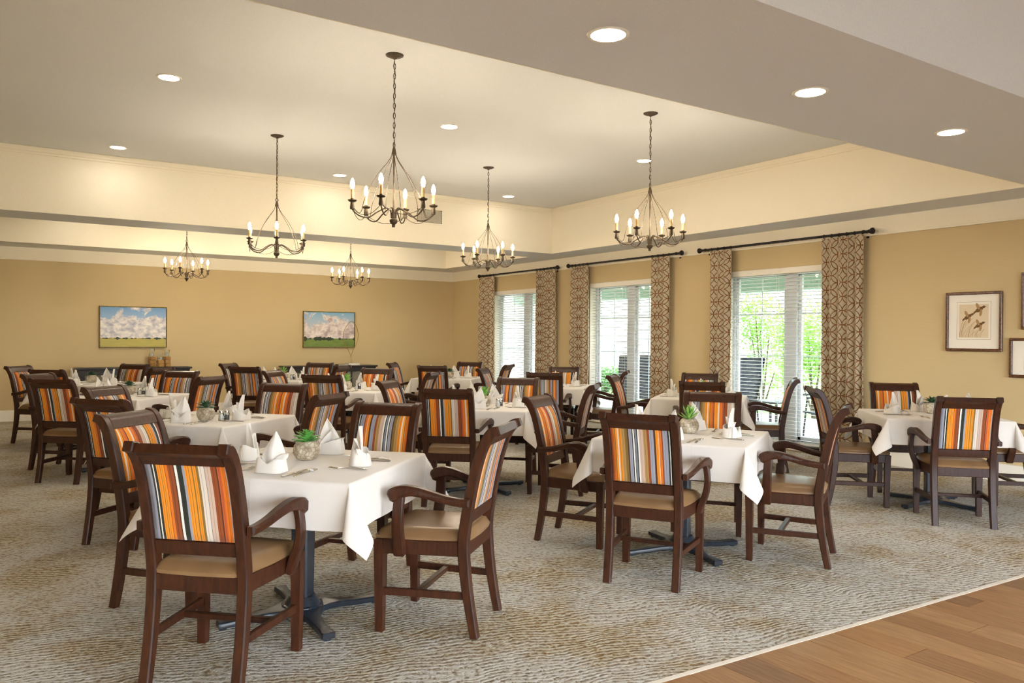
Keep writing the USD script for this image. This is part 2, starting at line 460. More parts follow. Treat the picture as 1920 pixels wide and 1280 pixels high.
# stone pot with crackle
mat('crackle_stone', {'t': OBJ, 'w': ('noise_texture', {'scale': 12, 'detail': 4}), 'ws': ('vector_math', {'math_type': 'scale', 'scale': 0.03}), 'wa': ('vector_math', {'math_type': 'add'}),
                      'v': ('voronoi_texture', {'scale': 46, 'feature': 'distance_to_edge'}), 'vr': ('rgb_ramp', {'ramp': [(0.0, lin('#94866d')), (0.035, lin('#b4a78f')), (0.12, lin('#c9bea9')), (0.4, lin('#d5ccba'))]}),
                      'n': ('noise_texture', {'scale': 22, 'detail': 5}), 'nr': ('rgb_ramp', {'ramp': [(0.35, lin('#a08d70')), (0.65, lin('#ffffff'))]}), 'mx': ('mix', {'mix_type': 'multiply', 'fac': 0.75}),
                      'b': ('bump', {'strength': 0.6, 'distance': 0.002}), 'p': ('principled_bsdf', {'roughness': 0.6})},
    [('t.object', 'w.vector'), ('w.color', 'ws.vector1'), ('t.object', 'wa.vector1'), ('ws.vector', 'wa.vector2'), ('wa.vector', 'v.vector'), ('v.distance', 'vr.fac'), ('t.object', 'n.vector'), ('n.fac', 'nr.fac'),
     ('vr.color', 'mx.color1'), ('nr.color', 'mx.color2'), ('mx.color', 'p.base_color'), ('v.distance', 'b.height'), ('b.normal', 'p.normal')])
textured('leaf_green', '#2f7431', '#64ab4c', 30, rough=0.42, subsurface_weight=0.1)
textured('leaf_dark', '#26402a', '#44613f', 18, rough=0.42)
textured('leaf_lime', '#4d8a36', '#94bd58', 30, rough=0.42)


def leafmat(name, ca, cb):
    mat(name, {'g': ('geometry', {}), 'r': ('rgb_ramp', {'ramp': [(0.0, lin(ca)), (1.0, lin(cb))]}), 'd': ('principled_bsdf', {'roughness': 0.5}), 't': ('translucent_bsdf', {}), 'm': ('mix_closure', {'fac': 0.4})},
        [('g.random_per_island', 'r.fac'), ('r.color', 'd.base_color'), ('r.color', 't.color'), ('d.BSDF', 'm.closure1'), ('t.BSDF', 'm.closure2')], surface='m.closure')


leafmat('shrub_leaf', '#86b04c', '#dfe592')
leafmat('shrub_leaf_dark', '#5f9148', '#b2cf78')
textured('bark', '#4c3d2e', '#6c5a46', 30, rough=0.9)
textured('patio_concrete', '#a8a49b', '#bcb8ae', 6, rough=0.85, world=True)
textured('pavement_stone', '#97948d', '#a3a099', 6, rough=0.85, world=True)
textured('lawn_green', '#5a8a3c', '#86ab54', 4, rough=0.95, world=True)
textured('porch_paint', '#98b3a5', '#a5bdb0', 20, rough=0.7, world=True)
textured('stucco', '#d8d2c2', '#e4dfd1', 40, rough=0.9, bump=0.3, dist=0.004, world=True)
plain('sling_black', '#1d2733', 0.6)
plain('patio_metal', '#2a2c30', 0.4, 0.6)
plain('mat_board', '#eee6d6', 0.8)
plain('print_paper', '#dcc8a6', 0.85)
plain('ink_brown', '#6f4f2c', 0.85)
plain('ink_light', '#a88557', 0.85)
textured('burl_frame', '#3c1f10', '#6e4424', 55, rough=0.3, spec=0.6)
textured('gilt_frame', '#6d5a2c', '#94803f', 30, rough=0.4, metallic=0.4)
textured('block_wood', '#8a6534', '#b98e50', 22, rough=0.7, stretch=(1, 1, 4))
plain('brass_wire', '#b79a55', 0.3, 0.8)
plain('book_white', '#e9e6de', 0.6)
textured('console_panel', '#6e6c60', '#8a8676', 35, rough=0.55, spec=0.5)

# curtain: linked circles on beige, set on the diagonal
CN = {'u': ('uvmap', {'attribute': 'st'}), 'm': ('mapping', {'mapping_type': 'point', 'rotation': (0, 0, PI / 4), 'scale': (1, 1, 1)}), 'fr': ('vector_math', {'math_type': 'fraction'})}
CNL = [('u.UV', 'm.vector'), ('m.vector', 'fr.vector1')]
prev = None
for k, (cx, cy) in enumerate(((0, 0), (1, 0), (0, 1), (1, 1))):
    CN[f'd{k}'] = ('vector_math', {'math_type': 'distance', 'vector2': (cx, cy, 0)})
    CN[f's{k}'] = ('math', {'math_type': 'subtract', 'value2': 0.7071})
    CN[f'a{k}'] = ('math', {'math_type': 'absolute'})
    CNL += [('fr.vector', f'd{k}.vector1'), (f'd{k}.value', f's{k}.value1'), (f's{k}.value', f'a{k}.value1')]
    if prev:
        CN[f'n{k}'] = ('math', {'math_type': 'minimum'})
        CNL += [(prev, f'n{k}.value1'), (f'a{k}.value', f'n{k}.value2')]
        prev = f'n{k}.value'
    else:
        prev = f'a{k}.value'
CN |= {'l': ('math', {'math_type': 'less_than', 'value2': 0.043}), 'no': ('noise_texture', {'scale': 2.0, 'detail': 2}), 'lr': ('rgb_ramp', {'ramp': [(0.35, lin('#734a2b')), (0.65, lin('#9c6840'))]}),
       'mx': ('mix', {'color1': lin('#cdbfa2')}), 'p': ('principled_bsdf', {'roughness': 0.8, 'specular_ior_level': 0.2, 'sheen_weight': 0.1}), 'tr': ('translucent_bsdf', {}), 'mc': ('mix_closure', {'fac': 0.12})}
CNL += [(prev, 'l.value1'), ('u.UV', 'no.vector'), ('no.fac', 'lr.fac'), ('l.value', 'mx.fac'), ('lr.color', 'mx.color2'), ('mx.color', 'p.base_color'), ('mx.color', 'tr.color'), ('p.BSDF', 'mc.closure1'), ('tr.BSDF', 'mc.closure2')]
mat('curtain_cloth', CN, CNL, surface='mc.closure')


# oil landscapes, painted in their own plane: x across, z up from the bottom edge (0..1 of the height)
def painting(name, h, horizon, sky, cloud_hi, cloud_lo, cover, field_far, field_near, seed, trees):
    n = {'t': OBJ, 's': ('separate_xyz', {}), 'z': ('math', {'math_type': 'divide', 'value2': h}),
         'skr': ('rgb_ramp', {'ramp': [(horizon, lin(sky[0])), (0.75, lin(sky[1])), (1.0, lin(sky[2]))]}),
         'cm': ('mapping', {'mapping_type': 'point', 'location': (seed, seed * 2, 0), 'scale': (1, 1, 1.3)}), 'cn': ('noise_texture', {'scale': 4.2, 'detail': 9, 'roughness': 0.58, 'distortion': 0.7}),
         'zc': ('rgb_ramp', {'ramp': [(horizon, (0.16,) * 3), (horizon + 0.1, (0.30,) * 3), (0.62, (0.20,) * 3), (0.8, (0.06,) * 3), (1.0, (0,) * 3)]}), 'ca': ('math', {'math_type': 'add'}),
         'cr': ('rgb_ramp', {'ramp': [(cover, (0, 0, 0)), (cover + 0.06, (1, 1, 1))]}),
         'cn2': ('noise_texture', {'scale': 9, 'detail': 7, 'roughness': 0.6}), 'cc': ('rgb_ramp', {'ramp': [(0.36, lin(cloud_lo)), (0.6, lin(cloud_hi))]}), 'm1': ('mix', {}),
         'fm': ('mapping', {'mapping_type': 'point', 'scale': (2.5, 1, 26)}), 'fn': ('noise_texture', {'scale': 2.0, 'detail': 6}), 'fr': ('rgb_ramp', {'ramp': [(0.3, lin(field_near)), (0.7, lin(field_far))]}),
         'hz': ('math', {'math_type': 'less_than', 'value2': horizon}), 'm2': ('mix', {}),
         'tm': ('mapping', {'mapping_type': 'point', 'location': (seed * 3, 0, 0), 'scale': (1, 0, 0.12)}), 'tn': ('noise_texture', {'scale': 13.0, 'detail': 4}),
         'tr': ('rgb_ramp', {'ramp': [(0.42, (0, 0, 0)), (0.75, (1, 1, 1))]}), 'th': ('math', {'math_type': 'multiply', 'value2': trees}), 'tz': ('math', {'math_type': 'subtract', 'value2': horizon - 0.012}),
         'ta': ('math', {'math_type': 'absolute'}), 'tl': ('math', {'math_type': 'less_than'}), 'm3': ('mix', {'color2': lin('#2c3a22')}), 'p': ('principled_bsdf', {'roughness': 0.5})}
    mat(name, n, [('t.object', 's.vector'), ('s.z', 'z.value1'), ('z.value', 'skr.fac'), ('t.object', 'cm.vector'), ('cm.vector', 'cn.vector'), ('z.value', 'zc.fac'), ('zc.color', 'ca.value1'), ('cn.fac', 'ca.value2'), ('ca.value', 'cr.fac'),
                  ('cm.vector', 'cn2.vector'), ('cn2.fac', 'cc.fac'), ('cr.color', 'm1.fac'), ('skr.color', 'm1.color1'), ('cc.color', 'm1.color2'), ('t.object', 'fm.vector'), ('fm.vector', 'fn.vector'), ('fn.fac', 'fr.fac'),
                  ('z.value', 'hz.value1'), ('hz.value', 'm2.fac'), ('m1.color', 'm2.color1'), ('fr.color', 'm2.color2'), ('t.object', 'tm.vector'), ('tm.vector', 'tn.vector'), ('tn.fac', 'tr.fac'), ('tr.color', 'th.value1'),
                  ('z.value', 'tz.value1'), ('tz.value', 'ta.value1'), ('ta.value', 'tl.value1'), ('th.value', 'tl.value2'), ('tl.value', 'm3.fac'), ('m2.color', 'm3.color1'), ('m3.color', 'p.base_color')])


painting('cloud_painting', 0.65, 0.22, ('#c4cad4', '#8fb0d2', '#6f9cc8'), '#efe9e2', '#a8a6b4', 0.55, '#a9a44e', '#c3ae55', 1.3, 0.05)
painting('thunderhead_painting', 0.65, 0.24, ('#c9b9b6', '#a9bccb', '#7faecb'), '#eadfd6', '#b09a98', 0.565, '#7f9440', '#5d7430', 4.1, 0.10)

# ------------------------------------------------------------------ the room
XL, XW, YB, YF = -2.7, 8.283, 14.70, -3.2
ZTRIM, ZS, ZT = 2.54, 2.74, 3.473
XT, YB0, YB1, YT, YC0, YC1 = 7.697, 2.11, 3.28, 10.40, 11.05, 13.95
EDGE = lambda x: 2.281 - (x - 2.216) * 0.0371          # carpet edge, very slightly askew to the beam

carpet = trimesh.creation.extrude_polygon(Polygon([(XL, EDGE(XL)), (XW + 0.1, EDGE(XW)), (XW + 0.1, YB + 0.1), (XL, YB + 0.1)]), 0.1, engine='earcut')
struct('floor', move(carpet, 0, 0, -0.1), 'carpet', label='grey and tan looped carpet with swirls under the tables')
lob = struct('floor', box(XL, XW + 0.1, -5.6, 2.2, -0.1, -0.012), 'under_table', label='oak plank floor of the lobby in the near right corner')
strip = Polygon([(XL, EDGE(XL) - 0.022), (XW, EDGE(XW) - 0.022), (XW, EDGE(XW) + 0.006), (XL, EDGE(XL) + 0.006)])
obj('edge_strip', plate(strip, 0.013, -0.012), 'white_paint', lob)
pw = 0.182
prev_off = 0.0
for i in range(42):
    x0 = 0.75 + i * pw
    x1 = x0 + pw - 0.0022
    if x0 > XW:
        break
    off = (prev_off + rng.uniform(0.35, 0.9)) % 1.25
    prev_off = off
    y1 = EDGE(x0) - 0.022
    ends = [y1] + [y for y in np.arange(1.6 + off - 1.25 * 4, 3.5, 1.25)[::-1] if -0.4 < y < y1 - 0.08] + [-0.4]
    for a, b in zip(ends[:-1], ends[1:]):
        obj('plank', box(x0, x1, b + 0.0022, a, -0.012, rng.uniform(-0.0004, 0.0004), 0.0012), f'plank_wood_{rng.randrange(5)}', lob)
for xa, xb, ya, yb in ((XL, 0.75, -5.6, 2.2), (0.75, XW, -5.6, -0.4)):
    obj('floor_boards', box(xa, xb, ya, min(yb, EDGE(xa) - 0.03), -0.012, 0.0), 'plank_wood_0', lob)

# window wall with three tall openings
WIN = [(11.45, 13.05), (8.60, 10.13), (5.70, 7.25)]
ZSILL, ZHEAD = 0.05, 2.27
wall2 = sbox(YF, -0.1, YB + 0.1, 3.6)
for a, b in WIN:
    wall2 = wall2.difference(sbox(a, ZSILL, b, ZHEAD))
w = trimesh.creation.extrude_polygon(wall2, 0.2, engine='earcut')
w = axes(w, (2, 0, 1))
struct('wall_right', move(w, XW), 'wall_tan', label='tan papered window wall')
struct('wall_back', box(XL - 0.1, XW + 0.2, YB, YB + 0.15, -0.1, 3.6), 'wall_tan', label='tan papered back wall')
struct('wall_left', box(XL - 0.15, XL, YF, YB, -0.1, 3.6), 'wall_tan', label='tan papered wall out of view on the left')
fw_ = sbox(XL, -0.1, XW, 3.5).difference(sbox(-1.6, 0.0, 7.2, 2.35))
struct('wall_front', move(axes(trimesh.creation.extrude_polygon(fw_, 0.15, engine='earcut'), (0, 2, 1)), 0, YF - 0.15), 'lobby_paint', label='unseen lobby front wall behind the camera, its opening sized to limit daylight')  # out of view, placed to cut the sky light reaching the beam
struct('ceiling', box(XL, XW, YB1 - 0.3, YB, ZT, ZT + 0.12), 'ceiling_paint', label='grey raised tray ceiling')
struct('ceiling', box(XL, XW, -6.87, YB0 + 0.05, 3.47, 3.6), 'lobby_paint', label='lobby ceiling, its unseen front part extended to shade the ground outside')  # runs on out of view as an overhang shading the ground outside


def beam(x0, x1, y0, y1, label, faces=()):
    b = struct('trim', box(x0, x1, y0, y1, ZS, ZT + 0.1), 'ceiling_paint', label=label)
    for f in faces:
        obj('fascia', box(*f), 'cream_paint', b)
    return b


beam(XL, XW, YB0, YB1, 'wide dropped beam with three downlights', [(XL, XT, YB1, YB1 + 0.012, ZS + 0.001, ZT)])
beam(XL, XT, YT, YC0, 'dropped beam between the two trays', [(XL, XT, YT - 0.012, YT, ZS + 0.001, ZT), (XL, XT, YC0, YC0 + 0.012, ZS + 0.001, ZT)])
beam(XL, XT, YC1, YB, 'soffit along the back wall', [(XL, XT, YC1 - 0.012, YC1, ZS + 0.001, ZT)])
beam(XT, XW, YB1, YB, 'soffit above the windows', [(XT - 0.012, XT, YB1, YT, ZS + 0.001, ZT), (XT - 0.012, XT, YC0, YC1, ZS + 0.001, ZT)])
crown = cat_(box(XT - 0.035, XT - 0.012, YB1 + 0.012, YT - 0.012, ZT - 0.06, ZT, 0.006), box(XL, XT - 0.035, YT - 0.035, YT - 0.012, ZT - 0.06, ZT, 0.006), box(XT - 0.024, XT - 0.012, YB1 + 0.012, YT - 0.012, ZT - 0.085, ZT - 0.06), box(XL, XT - 0.024, YT - 0.024, YT - 0.012, ZT - 0.085, ZT - 0.06))
struct('trim', crown, 'cream_paint', label='cream crown moulding at the top of the tray')
fz = cat_(box(XW - 0.02, XW, 2.11, YB - 0.02, ZTRIM, ZS), box(XL, XW, YB - 0.02, YB, ZTRIM, ZS), box(XW - 0.028, XW - 0.02, 2.11, YB - 0.028, ZTRIM - 0.002, ZTRIM + 0.02, 0.003), box(XL, XW - 0.02, YB - 0.028, YB - 0.02, ZTRIM - 0.002, ZTRIM + 0.02, 0.003))
struct('trim', fz, 'cream_paint', label='cream frieze board at the top of the walls')
for a, b in ((2.11, WIN[2][0]), (WIN[2][1], WIN[1][0]), (WIN[1][1], WIN[0][0]), (WIN[0][1], YB)):
    struct('baseboard_right', box(XW - 0.018, XW, a, b, 0, 0.175, 0.004), 'white_paint', label='cream baseboard of the window wall')
struct('baseboard_back', box(XL, XW - 0.018, YB - 0.018, YB, 0, 0.175, 0.004), 'white_paint', label='cream baseboard of the back wall')

# ------------------------------------------------------------------ windows, blinds
WPOS = ['far window', 'middle window', 'near window']
MULL = [(12.01, 12.2), (9.165, 9.33), (6.22, 6.39)]
for k, (a, b) in enumerate(WIN):
    wd = tag(UsdGeom.Xform.Define(stage, f'/World/window_{k + 1}').GetPrim(), f'{WPOS[k]}, tall white vinyl unit with grilles', None, None, 'structure')
    xo, xi = XW + 0.2, XW + 0.115
    fr = cat_(box(xi, xo, a, a + 0.05, ZSILL, ZHEAD, 0.006), box(xi, xo, b - 0.05, b, ZSILL, ZHEAD, 0.006), box(xi, xo, a, b, ZHEAD - 0.05, ZHEAD, 0.006), box(xi, xo, a, b, ZSILL, ZSILL + 0.06, 0.006))
    obj('window_frame', fr, 'white_vinyl', wd)
    m0, m1 = MULL[k]
    obj('mullion', box(xi - 0.01, xo, m0, m1, ZSILL, ZHEAD, 0.008), 'white_vinyl', wd)
    obj('reveal_lining', cat_(box(XW - 0.004, xi, a, a + 0.008, ZSILL, ZHEAD), box(XW - 0.004, xi, b - 0.008, b, ZSILL, ZHEAD), box(XW - 0.03, xi, a, b, ZSILL - 0.03, ZSILL, 0.004)), 'white_paint', wd)
    for s0, s1 in ((a + 0.05, m0), (m1, b - 0.05)):
        xs = (xi + 0.02, xi + 0.06)
        obj('sash', cat_(box(*xs, s0, s0 + 0.045, ZSILL + 0.06, ZHEAD - 0.05, 0.005), box(*xs, s1 - 0.045, s1, ZSILL + 0.06, ZHEAD - 0.05, 0.005), box(*xs, s0, s1, ZHEAD - 0.1, ZHEAD - 0.05, 0.005), box(*xs, s0, s1, ZSILL + 0.06, ZSILL + 0.13, 0.005)), 'white_vinyl', wd)
        obj('pane', box(xi + 0.036, xi + 0.042, s0 + 0.04, s1 - 0.04, ZSILL + 0.12, ZHEAD - 0.09), 'window_pane', wd)
        if s1 - s0 > 0.5:
            ym = (s0 + s1) / 2
            obj('muntin', box(xi + 0.044, xi + 0.052, ym - 0.007, ym + 0.007, ZSILL + 0.1, ZHEAD - 0.08), 'white_vinyl', wd)
        for zm in (1.16, 1.70):
            obj('muntin', box(xi + 0.044, xi + 0.052, s0 + 0.03, s1 - 0.03, zm - 0.007, zm + 0.007), 'white_vinyl', wd)
    # blind
    bl = thing('window_blind', f'white slatted blind with open slats hanging in the {WPOS[k]}', 'blind', (XW + 0.055, (a + b) / 2, 0))
    L = b - a - 0.03
    obj('valance', cbox((-0.045, 0, ZHEAD - 0.04), (0.02, b - a - 0.004, 0.078), 0.005), 'white_paint', bl)
    obj('head_rail', cbox((0, 0, ZHEAD - 0.03), (0.05, L, 0.05), 0.004), 'blind_white', bl)
    tilt = 8 if k else 16
    nsl = 46
    zt, zb = ZHEAD - 0.085, ZSILL + 0.085
    sl = None
    for i in range(nsl):
        z = zb + (zt - zb) * i / (nsl - 1)
        prof = [(-0.0245, -0.0012), (0, 0.0022), (0.0245, -0.0012), (0.0245, 0.0012), (0, 0.0046), (-0.0245, 0.0012)]
        s = axes(slab(np.array(prof), L, 0.0004), (0, 2, 1))
        turn(s, (0, 1, 0), tilt + rng.uniform(-1, 1))
        obj('slat', move(s, 0, 0, z), 'blind_white', bl)
    obj('bottom_rail', cbox((0, 0, ZSILL + 0.045), (0.05, L, 0.022), 0.004), 'blind_white', bl)
    for yy in (-L / 2 + 0.15, 0, L / 2 - 0.15):
        obj('ladder_cord', cat_(cbox((-0.026, yy, (zt + zb) / 2), (0.0016, 0.003, zt - zb + 0.06)), cbox((0.026, yy, (zt + zb) / 2), (0.0016, 0.003, zt - zb + 0.06))), 'blind_white', bl)

# ------------------------------------------------------------------ curtains and rods
XR = 8.19
ZROD = 2.583


def curtain(y0, y1, folds, label, seed):
    r = random.Random(seed)
    n, m = folds * 14 + 1, 30
    wdt = y1 - y0
    s = np.linspace(0, 1, n)
    ph = s * folds * 2 * PI + np.array([0.35 * math.sin(3.1 * q * folds / 3 + seed) for q in s])
    zs = np.linspace(ZROD - 0.03, 0.012, m)
    G = np.zeros((n, m, 3))
    for j, z in enumerate(zs):
        t = j / (m - 1)
        amp = 0.026 + 0.014 * min(1, t * 3)
        yy = y0 + wdt * s + 0.010 * np.sin(2 * ph + 0.6) + 0.006 * np.sin(5 * t + 9 * s + seed)
        xx = XR + amp * np.sin(ph) + 0.008 * np.sin(2.3 * t * PI + 7 * s * folds + seed) * t
        G[:, j] = np.c_[xx, yy, np.full(n, z)]
    arc = np.r_[0, np.cumsum(np.hypot(np.diff(G[:, m // 2, 0]), np.diff(G[:, m // 2, 1])))]
    sh = shell(G, 0.003)
    uv1 = np.stack([np.repeat(arc[:, None], m, 1) / 0.115, np.repeat((zs / 0.115)[None], n, 0)], -1).reshape(-1, 2)
    obj_ = obj('curtain', sh, 'curtain_cloth', None, True, uv=np.vstack([uv1, uv1]))
    tag(obj_, label, 'curtain')


CUR = [(12.93, 13.46, 4, 'narrow beige lattice curtain left of the far window', 1), (10.96, 11.53, 5, 'beige lattice curtain right of the far window', 2),
       (10.07, 10.53, 4, 'beige lattice curtain left of the middle window', 3), (8.22, 8.60, 3, 'beige lattice curtain right of the middle window', 4),
       (7.09, 7.46, 3, 'beige lattice curtain left of the near window', 5), (5.20, 5.73, 5, 'widest beige lattice curtain right of the near window', 6)]
for c in CUR:
    curtain(*c)
for k, (ya, yb) in enumerate(((10.95, 13.43), (8.04, 10.55), (5.15, 7.61))):
    r = thing('curtain_rod', f'black curtain rod with round finials over the {WPOS[k]}', 'curtain rod', (XR, 0, ZROD))
    obj('pole', tube([(0, ya, 0), (0, yb, 0)], 0.0145, 12), 'rod_black', r)
    for ye, sg in ((ya, -1), (yb, 1)):
        f = lathe([(0, 0), (0.018, 0), (0.02, 0.008), (0.016, 0.014), (0.03, 0.028), (0.037, 0.045), (0.034, 0.06), (0.02, 0.07), (0, 0.073)], 16)
        turn(f, (1, 0, 0), -90 * sg)
        obj('finial', move(f, 0, ye, 0), 'rod_black', r)
    for ye in (ya + 0.06, yb - 0.06):
        obj('bracket', cat_(cbox((0.05, ye, -0.005), (0.085, 0.016, 0.016), 0.003), cbox((0.085, ye, -0.02), (0.012, 0.03, 0.09), 0.003), tube([(0, ye - 0.012, 0), (0, ye + 0.012, 0)], 0.02, 12)), 'rod_black', r)
    c0, c1 = CUR[2 * k + 1], CUR[2 * k]
    for (y0, y1, fo, *_r) in (c0, c1):
        for q in range(fo + 1):
            yy = y0 + 0.02 + (y1 - y0 - 0.04) * q / fo
            th = np.linspace(0, 2 * PI, 16, endpoint=False)
            obj('ring', tube(np.c_[0.021 * np.cos(th), np.full(16, yy), 0.021 * np.sin(th) - 0.005], 0.004, 6, True), 'rod_black', r)

# ------------------------------------------------------------------ recessed lights, vent
RP = [(2.331, 2.73, ZS, 'leftmost downlight on the dropped beam'), (3.795, 2.73, ZS, 'middle downlight on the dropped beam'), (5.276, 2.73, ZS, 'rightmost downlight on the dropped beam'),
      (1.244, 6.95, ZT, 'near left downlight in the tray ceiling'), (3.86, 6.95, ZT, 'near middle downlight in the tray ceiling'), (6.49, 6.95, ZT, 'near right downlight in the tray ceiling'),
      (1.244, 9.88, ZT, 'far left downlight in the tray ceiling'), (3.86, 9.88, ZT, 'far middle downlight in the tray ceiling'), (6.50, 9.88, ZT, 'far right downlight in the tray ceiling')]


def recessed(t):
    obj('trim_ring', lathe([(0.079, -0.001), (0.079, -0.004), (0.094, -0.005), (0.097, -0.002), (0.097, 0.0)][::-1], 32), 'white_paint', t)
    obj('lens', lathe([(0.0, -0.0035), (0.079, -0.0035), (0.079, -0.0005), (0, -0.0005)], 32), 'lamp_light', t)


mk = Maker(recessed)
for x, y, z, lab in RP:
    mk('recessed_light', 'round white ' + lab, 'ceiling light', (x, y, z))
for x, y in ((1.24, 13.3), (3.86, 13.3), (6.5, 13.3)):  # out of view above the beam, placed to wash the back wall
    mk('recessed_light', f'unseen round downlight up in the rear tray, {"left" if x < 2 else "middle" if x < 5 else "right"} of three', 'ceiling light', (x, y, ZT))
vent = thing('air_vent', 'square air grille in a cream frame on the far beam face', 'vent', (5.445, YT - 0.012, 3.144))
obj('vent_back', cbox((0, -0.002, 0), (0.42, 0.004, 0.205)), 'vent_dark', vent)
obj('vent_frame', cat_(cbox((0, -0.006, 0.108), (0.46, 0.012, 0.022), 0.002), cbox((0, -0.006, -0.108), (0.46, 0.012, 0.022), 0.002), cbox((-0.219, -0.006, 0), (0.022, 0.012, 0.2), 0.002), cbox((0.219, -0.006, 0), (0.022, 0.012, 0.2), 0.002)), 'cream_paint', vent)
obj('grille', cat_(*[cbox((-0.2 + 0.4 * i / 20, -0.006, 0), (0.006, 0.006, 0.2)) for i in range(1, 20)], *[cbox((0, -0.006, -0.097 + 0.194 * i / 10), (0.42, 0.006, 0.006)) for i in range(1, 10)]), 'cream_paint', vent)


# ------------------------------------------------------------------ chandeliers (origin at the ceiling)
def chandelier(t):
    k = 1.08
    z0 = -1.285                                    # bottom of the finial
    obj('canopy', lathe([(0, -0.03), (0.012, -0.03), (0.02, -0.022), (0.05, -0.014), (0.066, -0.006), (0.068, 0), (0, 0)], 24), 'aged_iron', t)
    top = z0 + 0.545 * k + 0.02
    zc = -0.03
    links = int((zc - top - 0.02) / 0.036)
    th = np.linspace(0, 2 * PI, 14, endpoint=False)
    for i in range(links + 1):
        zz = zc - 0.018 - i * (zc - top) / (links + 0.6)
        p = np.c_[0.0085 * np.cos(th), np.zeros(14), 0.023 * np.sin(th)]
        m = tube(p, 0.0023, 6, True)
        turn(m, (0, 0, 1), 90 * (i % 2) + 20)
        obj('chain_link', move(m, 0, 0, zz), 'aged_iron', t)
    obj('cord', tube([(0.006 * math.cos(i * 1.3), 0.006 * math.sin(i * 1.3), zc + (top - zc) * i / 24) for i in range(25)], 0.0022, 5), 'aged_iron', t)
    obj('top_ring', tube(np.c_[0.016 * np.cos(th), np.zeros(14), top + 0.016 * np.sin(th)], 0.003, 6, True), 'aged_iron', t)
    obj('cap', lathe([(0, 0.5), (0.017, 0.5), (0.0175, 0.506), (0.011, 0.54), (0.0085, 0.55), (0, 0.551)][:], 16).apply_transform(np.diag([k, k, k, 1])).apply_translation((0, 0, z0)), 'aged_iron', t)
    obj('stem', tube([(0, 0, z0 + 0.09), (0, 0, z0 + 0.545 * k)], 0.007, 10), 'aged_iron', t)
    hub = lathe([(0, 0), (0.010, 0), (0.012, 0.012), (0.009, 0.017), (0.02, 0.024), (0.028, 0.038), (0.028, 0.05), (0.02, 0.06), (0.021, 0.068), (0.022, 0.09), (0.0235, 0.098), (0.02, 0.102), (0, 0.102)], 20)
    hub.apply_scale(k)
    obj('finial', move(hub, 0, 0, z0), 'aged_iron', t)
    R = 0.285 * k
    zcup = z0 + 0.175
    for a in range(6):
        ph = a * PI / 3
        c, s = math.cos(ph), math.sin(ph)
        rad = lambda P: np.array([(p[0] * c, p[0] * s, p[1]) for p in P])
        arm = spline([(0.018, z0 + 0.088), (0.028, z0 + 0.125), (0.06, z0 + 0.138), (0.12, z0 + 0.108), (0.19, z0 + 0.062), (0.255, z0 + 0.07), (R - 0.006, z0 + 0.105), (R, z0 + 0.13)], 5)
        obj('arm', tube(rad(arm), 0.0052, 8), 'aged_iron', t)
        so = lathe([(0, -0.062), (0.016, -0.062), (0.018, -0.05), (0.0135, -0.014), (0.014, -0.008), (0.026, -0.004), (0.033, 0.004), (0.033, 0.007), (0.024, 0.004), (0.013, 0.003), (0.0135, 0.018), (0, 0.018)], 16)
        cup = obj('candle_cup', move(so, R * c, R * s, zcup), 'aged_iron', t)
        obj('candle_sleeve', move(lathe([(0, 0.016), (0.0115, 0.016), (0.0118, 0.05), (0.0115, 0.088), (0.006, 0.089), (0, 0.089)], 12), R * c, R * s, zcup), 'candle_sleeve', t)
        obj('bulb', move(lathe([(0, 0.086), (0.007, 0.087), (0.0125, 0.1), (0.0165, 0.118), (0.0155, 0.136), (0.0095, 0.154), (0.004, 0.165), (0, 0.168)], 12), R * c, R * s, zcup), 'bulb_light', t)
        stay = spline([(0.013, z0 + 0.505 * k), (0.045, z0 + 0.45 * k), (0.12, z0 + 0.36 * k), (0.185, z0 + 0.26 * k), (0.225, z0 + 0.17 * k), (0.24, z0 + 0.115), (0.262, z0 + 0.088), (R - 0.01, z0 + 0.118)], 5)
        c2, s2 = math.cos(ph + 0.06), math.sin(ph + 0.06)
        obj('stay_wire', tube(np.array([(p[0] * c2, p[0] * s2, p[1]) for p in stay]), 0.0024, 6), 'aged_iron', t)
        ph2 = ph + PI / 3
        p0, p1 = np.array([R * c, R * s]), np.array([R * math.cos(ph2), R * math.sin(ph2)])
        sw = [np.r_[p0 + (p1 - p0) * q, z0 + 0.122 - 0.062 * 4 * q * (1 - q)] for q in np.linspace(0, 1, 13)]
        obj('swag_wire', tube(sw, 0.0024, 6), 'aged_iron', t)


mk = Maker(chandelier)
for x, y, rot, lab in ((2.54, 5.42, 48, 'nearest and largest in view, left of centre'), (5.17, 5.45, 24.5, 'in front of the window wall on the right'), (2.555, 8.31, 13, 'over the third left-row table, arms overlapping'),
                       (5.19, 8.34, 33, 'at the far right end of the large tray'), (2.56, 12.75, 1.6, 'in the rear tray above the cloud painting'), (5.19, 12.75, 46, 'in the rear tray near the back right corner')):
    mk('chandelier', 'six-candle wrought iron chandelier ' + lab, 'chandelier', (x, y, ZT), rot)


# ------------------------------------------------------------------ dining chair (origin on the floor, facing +y)
POST = [(-0.258, 0.0, 0.036), (-0.240, 0.09, 0.040), (-0.218, 0.22, 0.045), (-0.203, 0.36, 0.050), (-0.203, 0.46, 0.050), (-0.222, 0.59, 0.049), (-0.247, 0.72, 0.047), (-0.273, 0.82, 0.046), (-0.300, 0.889, 0.047), (-0.333, 0.936, 0.048), (-0.370, 0.950, 0.038)]


def backline(z):
    S = spline(POST, 6)
    return float(np.interp(z, S[:, 1], S[:, 0]))


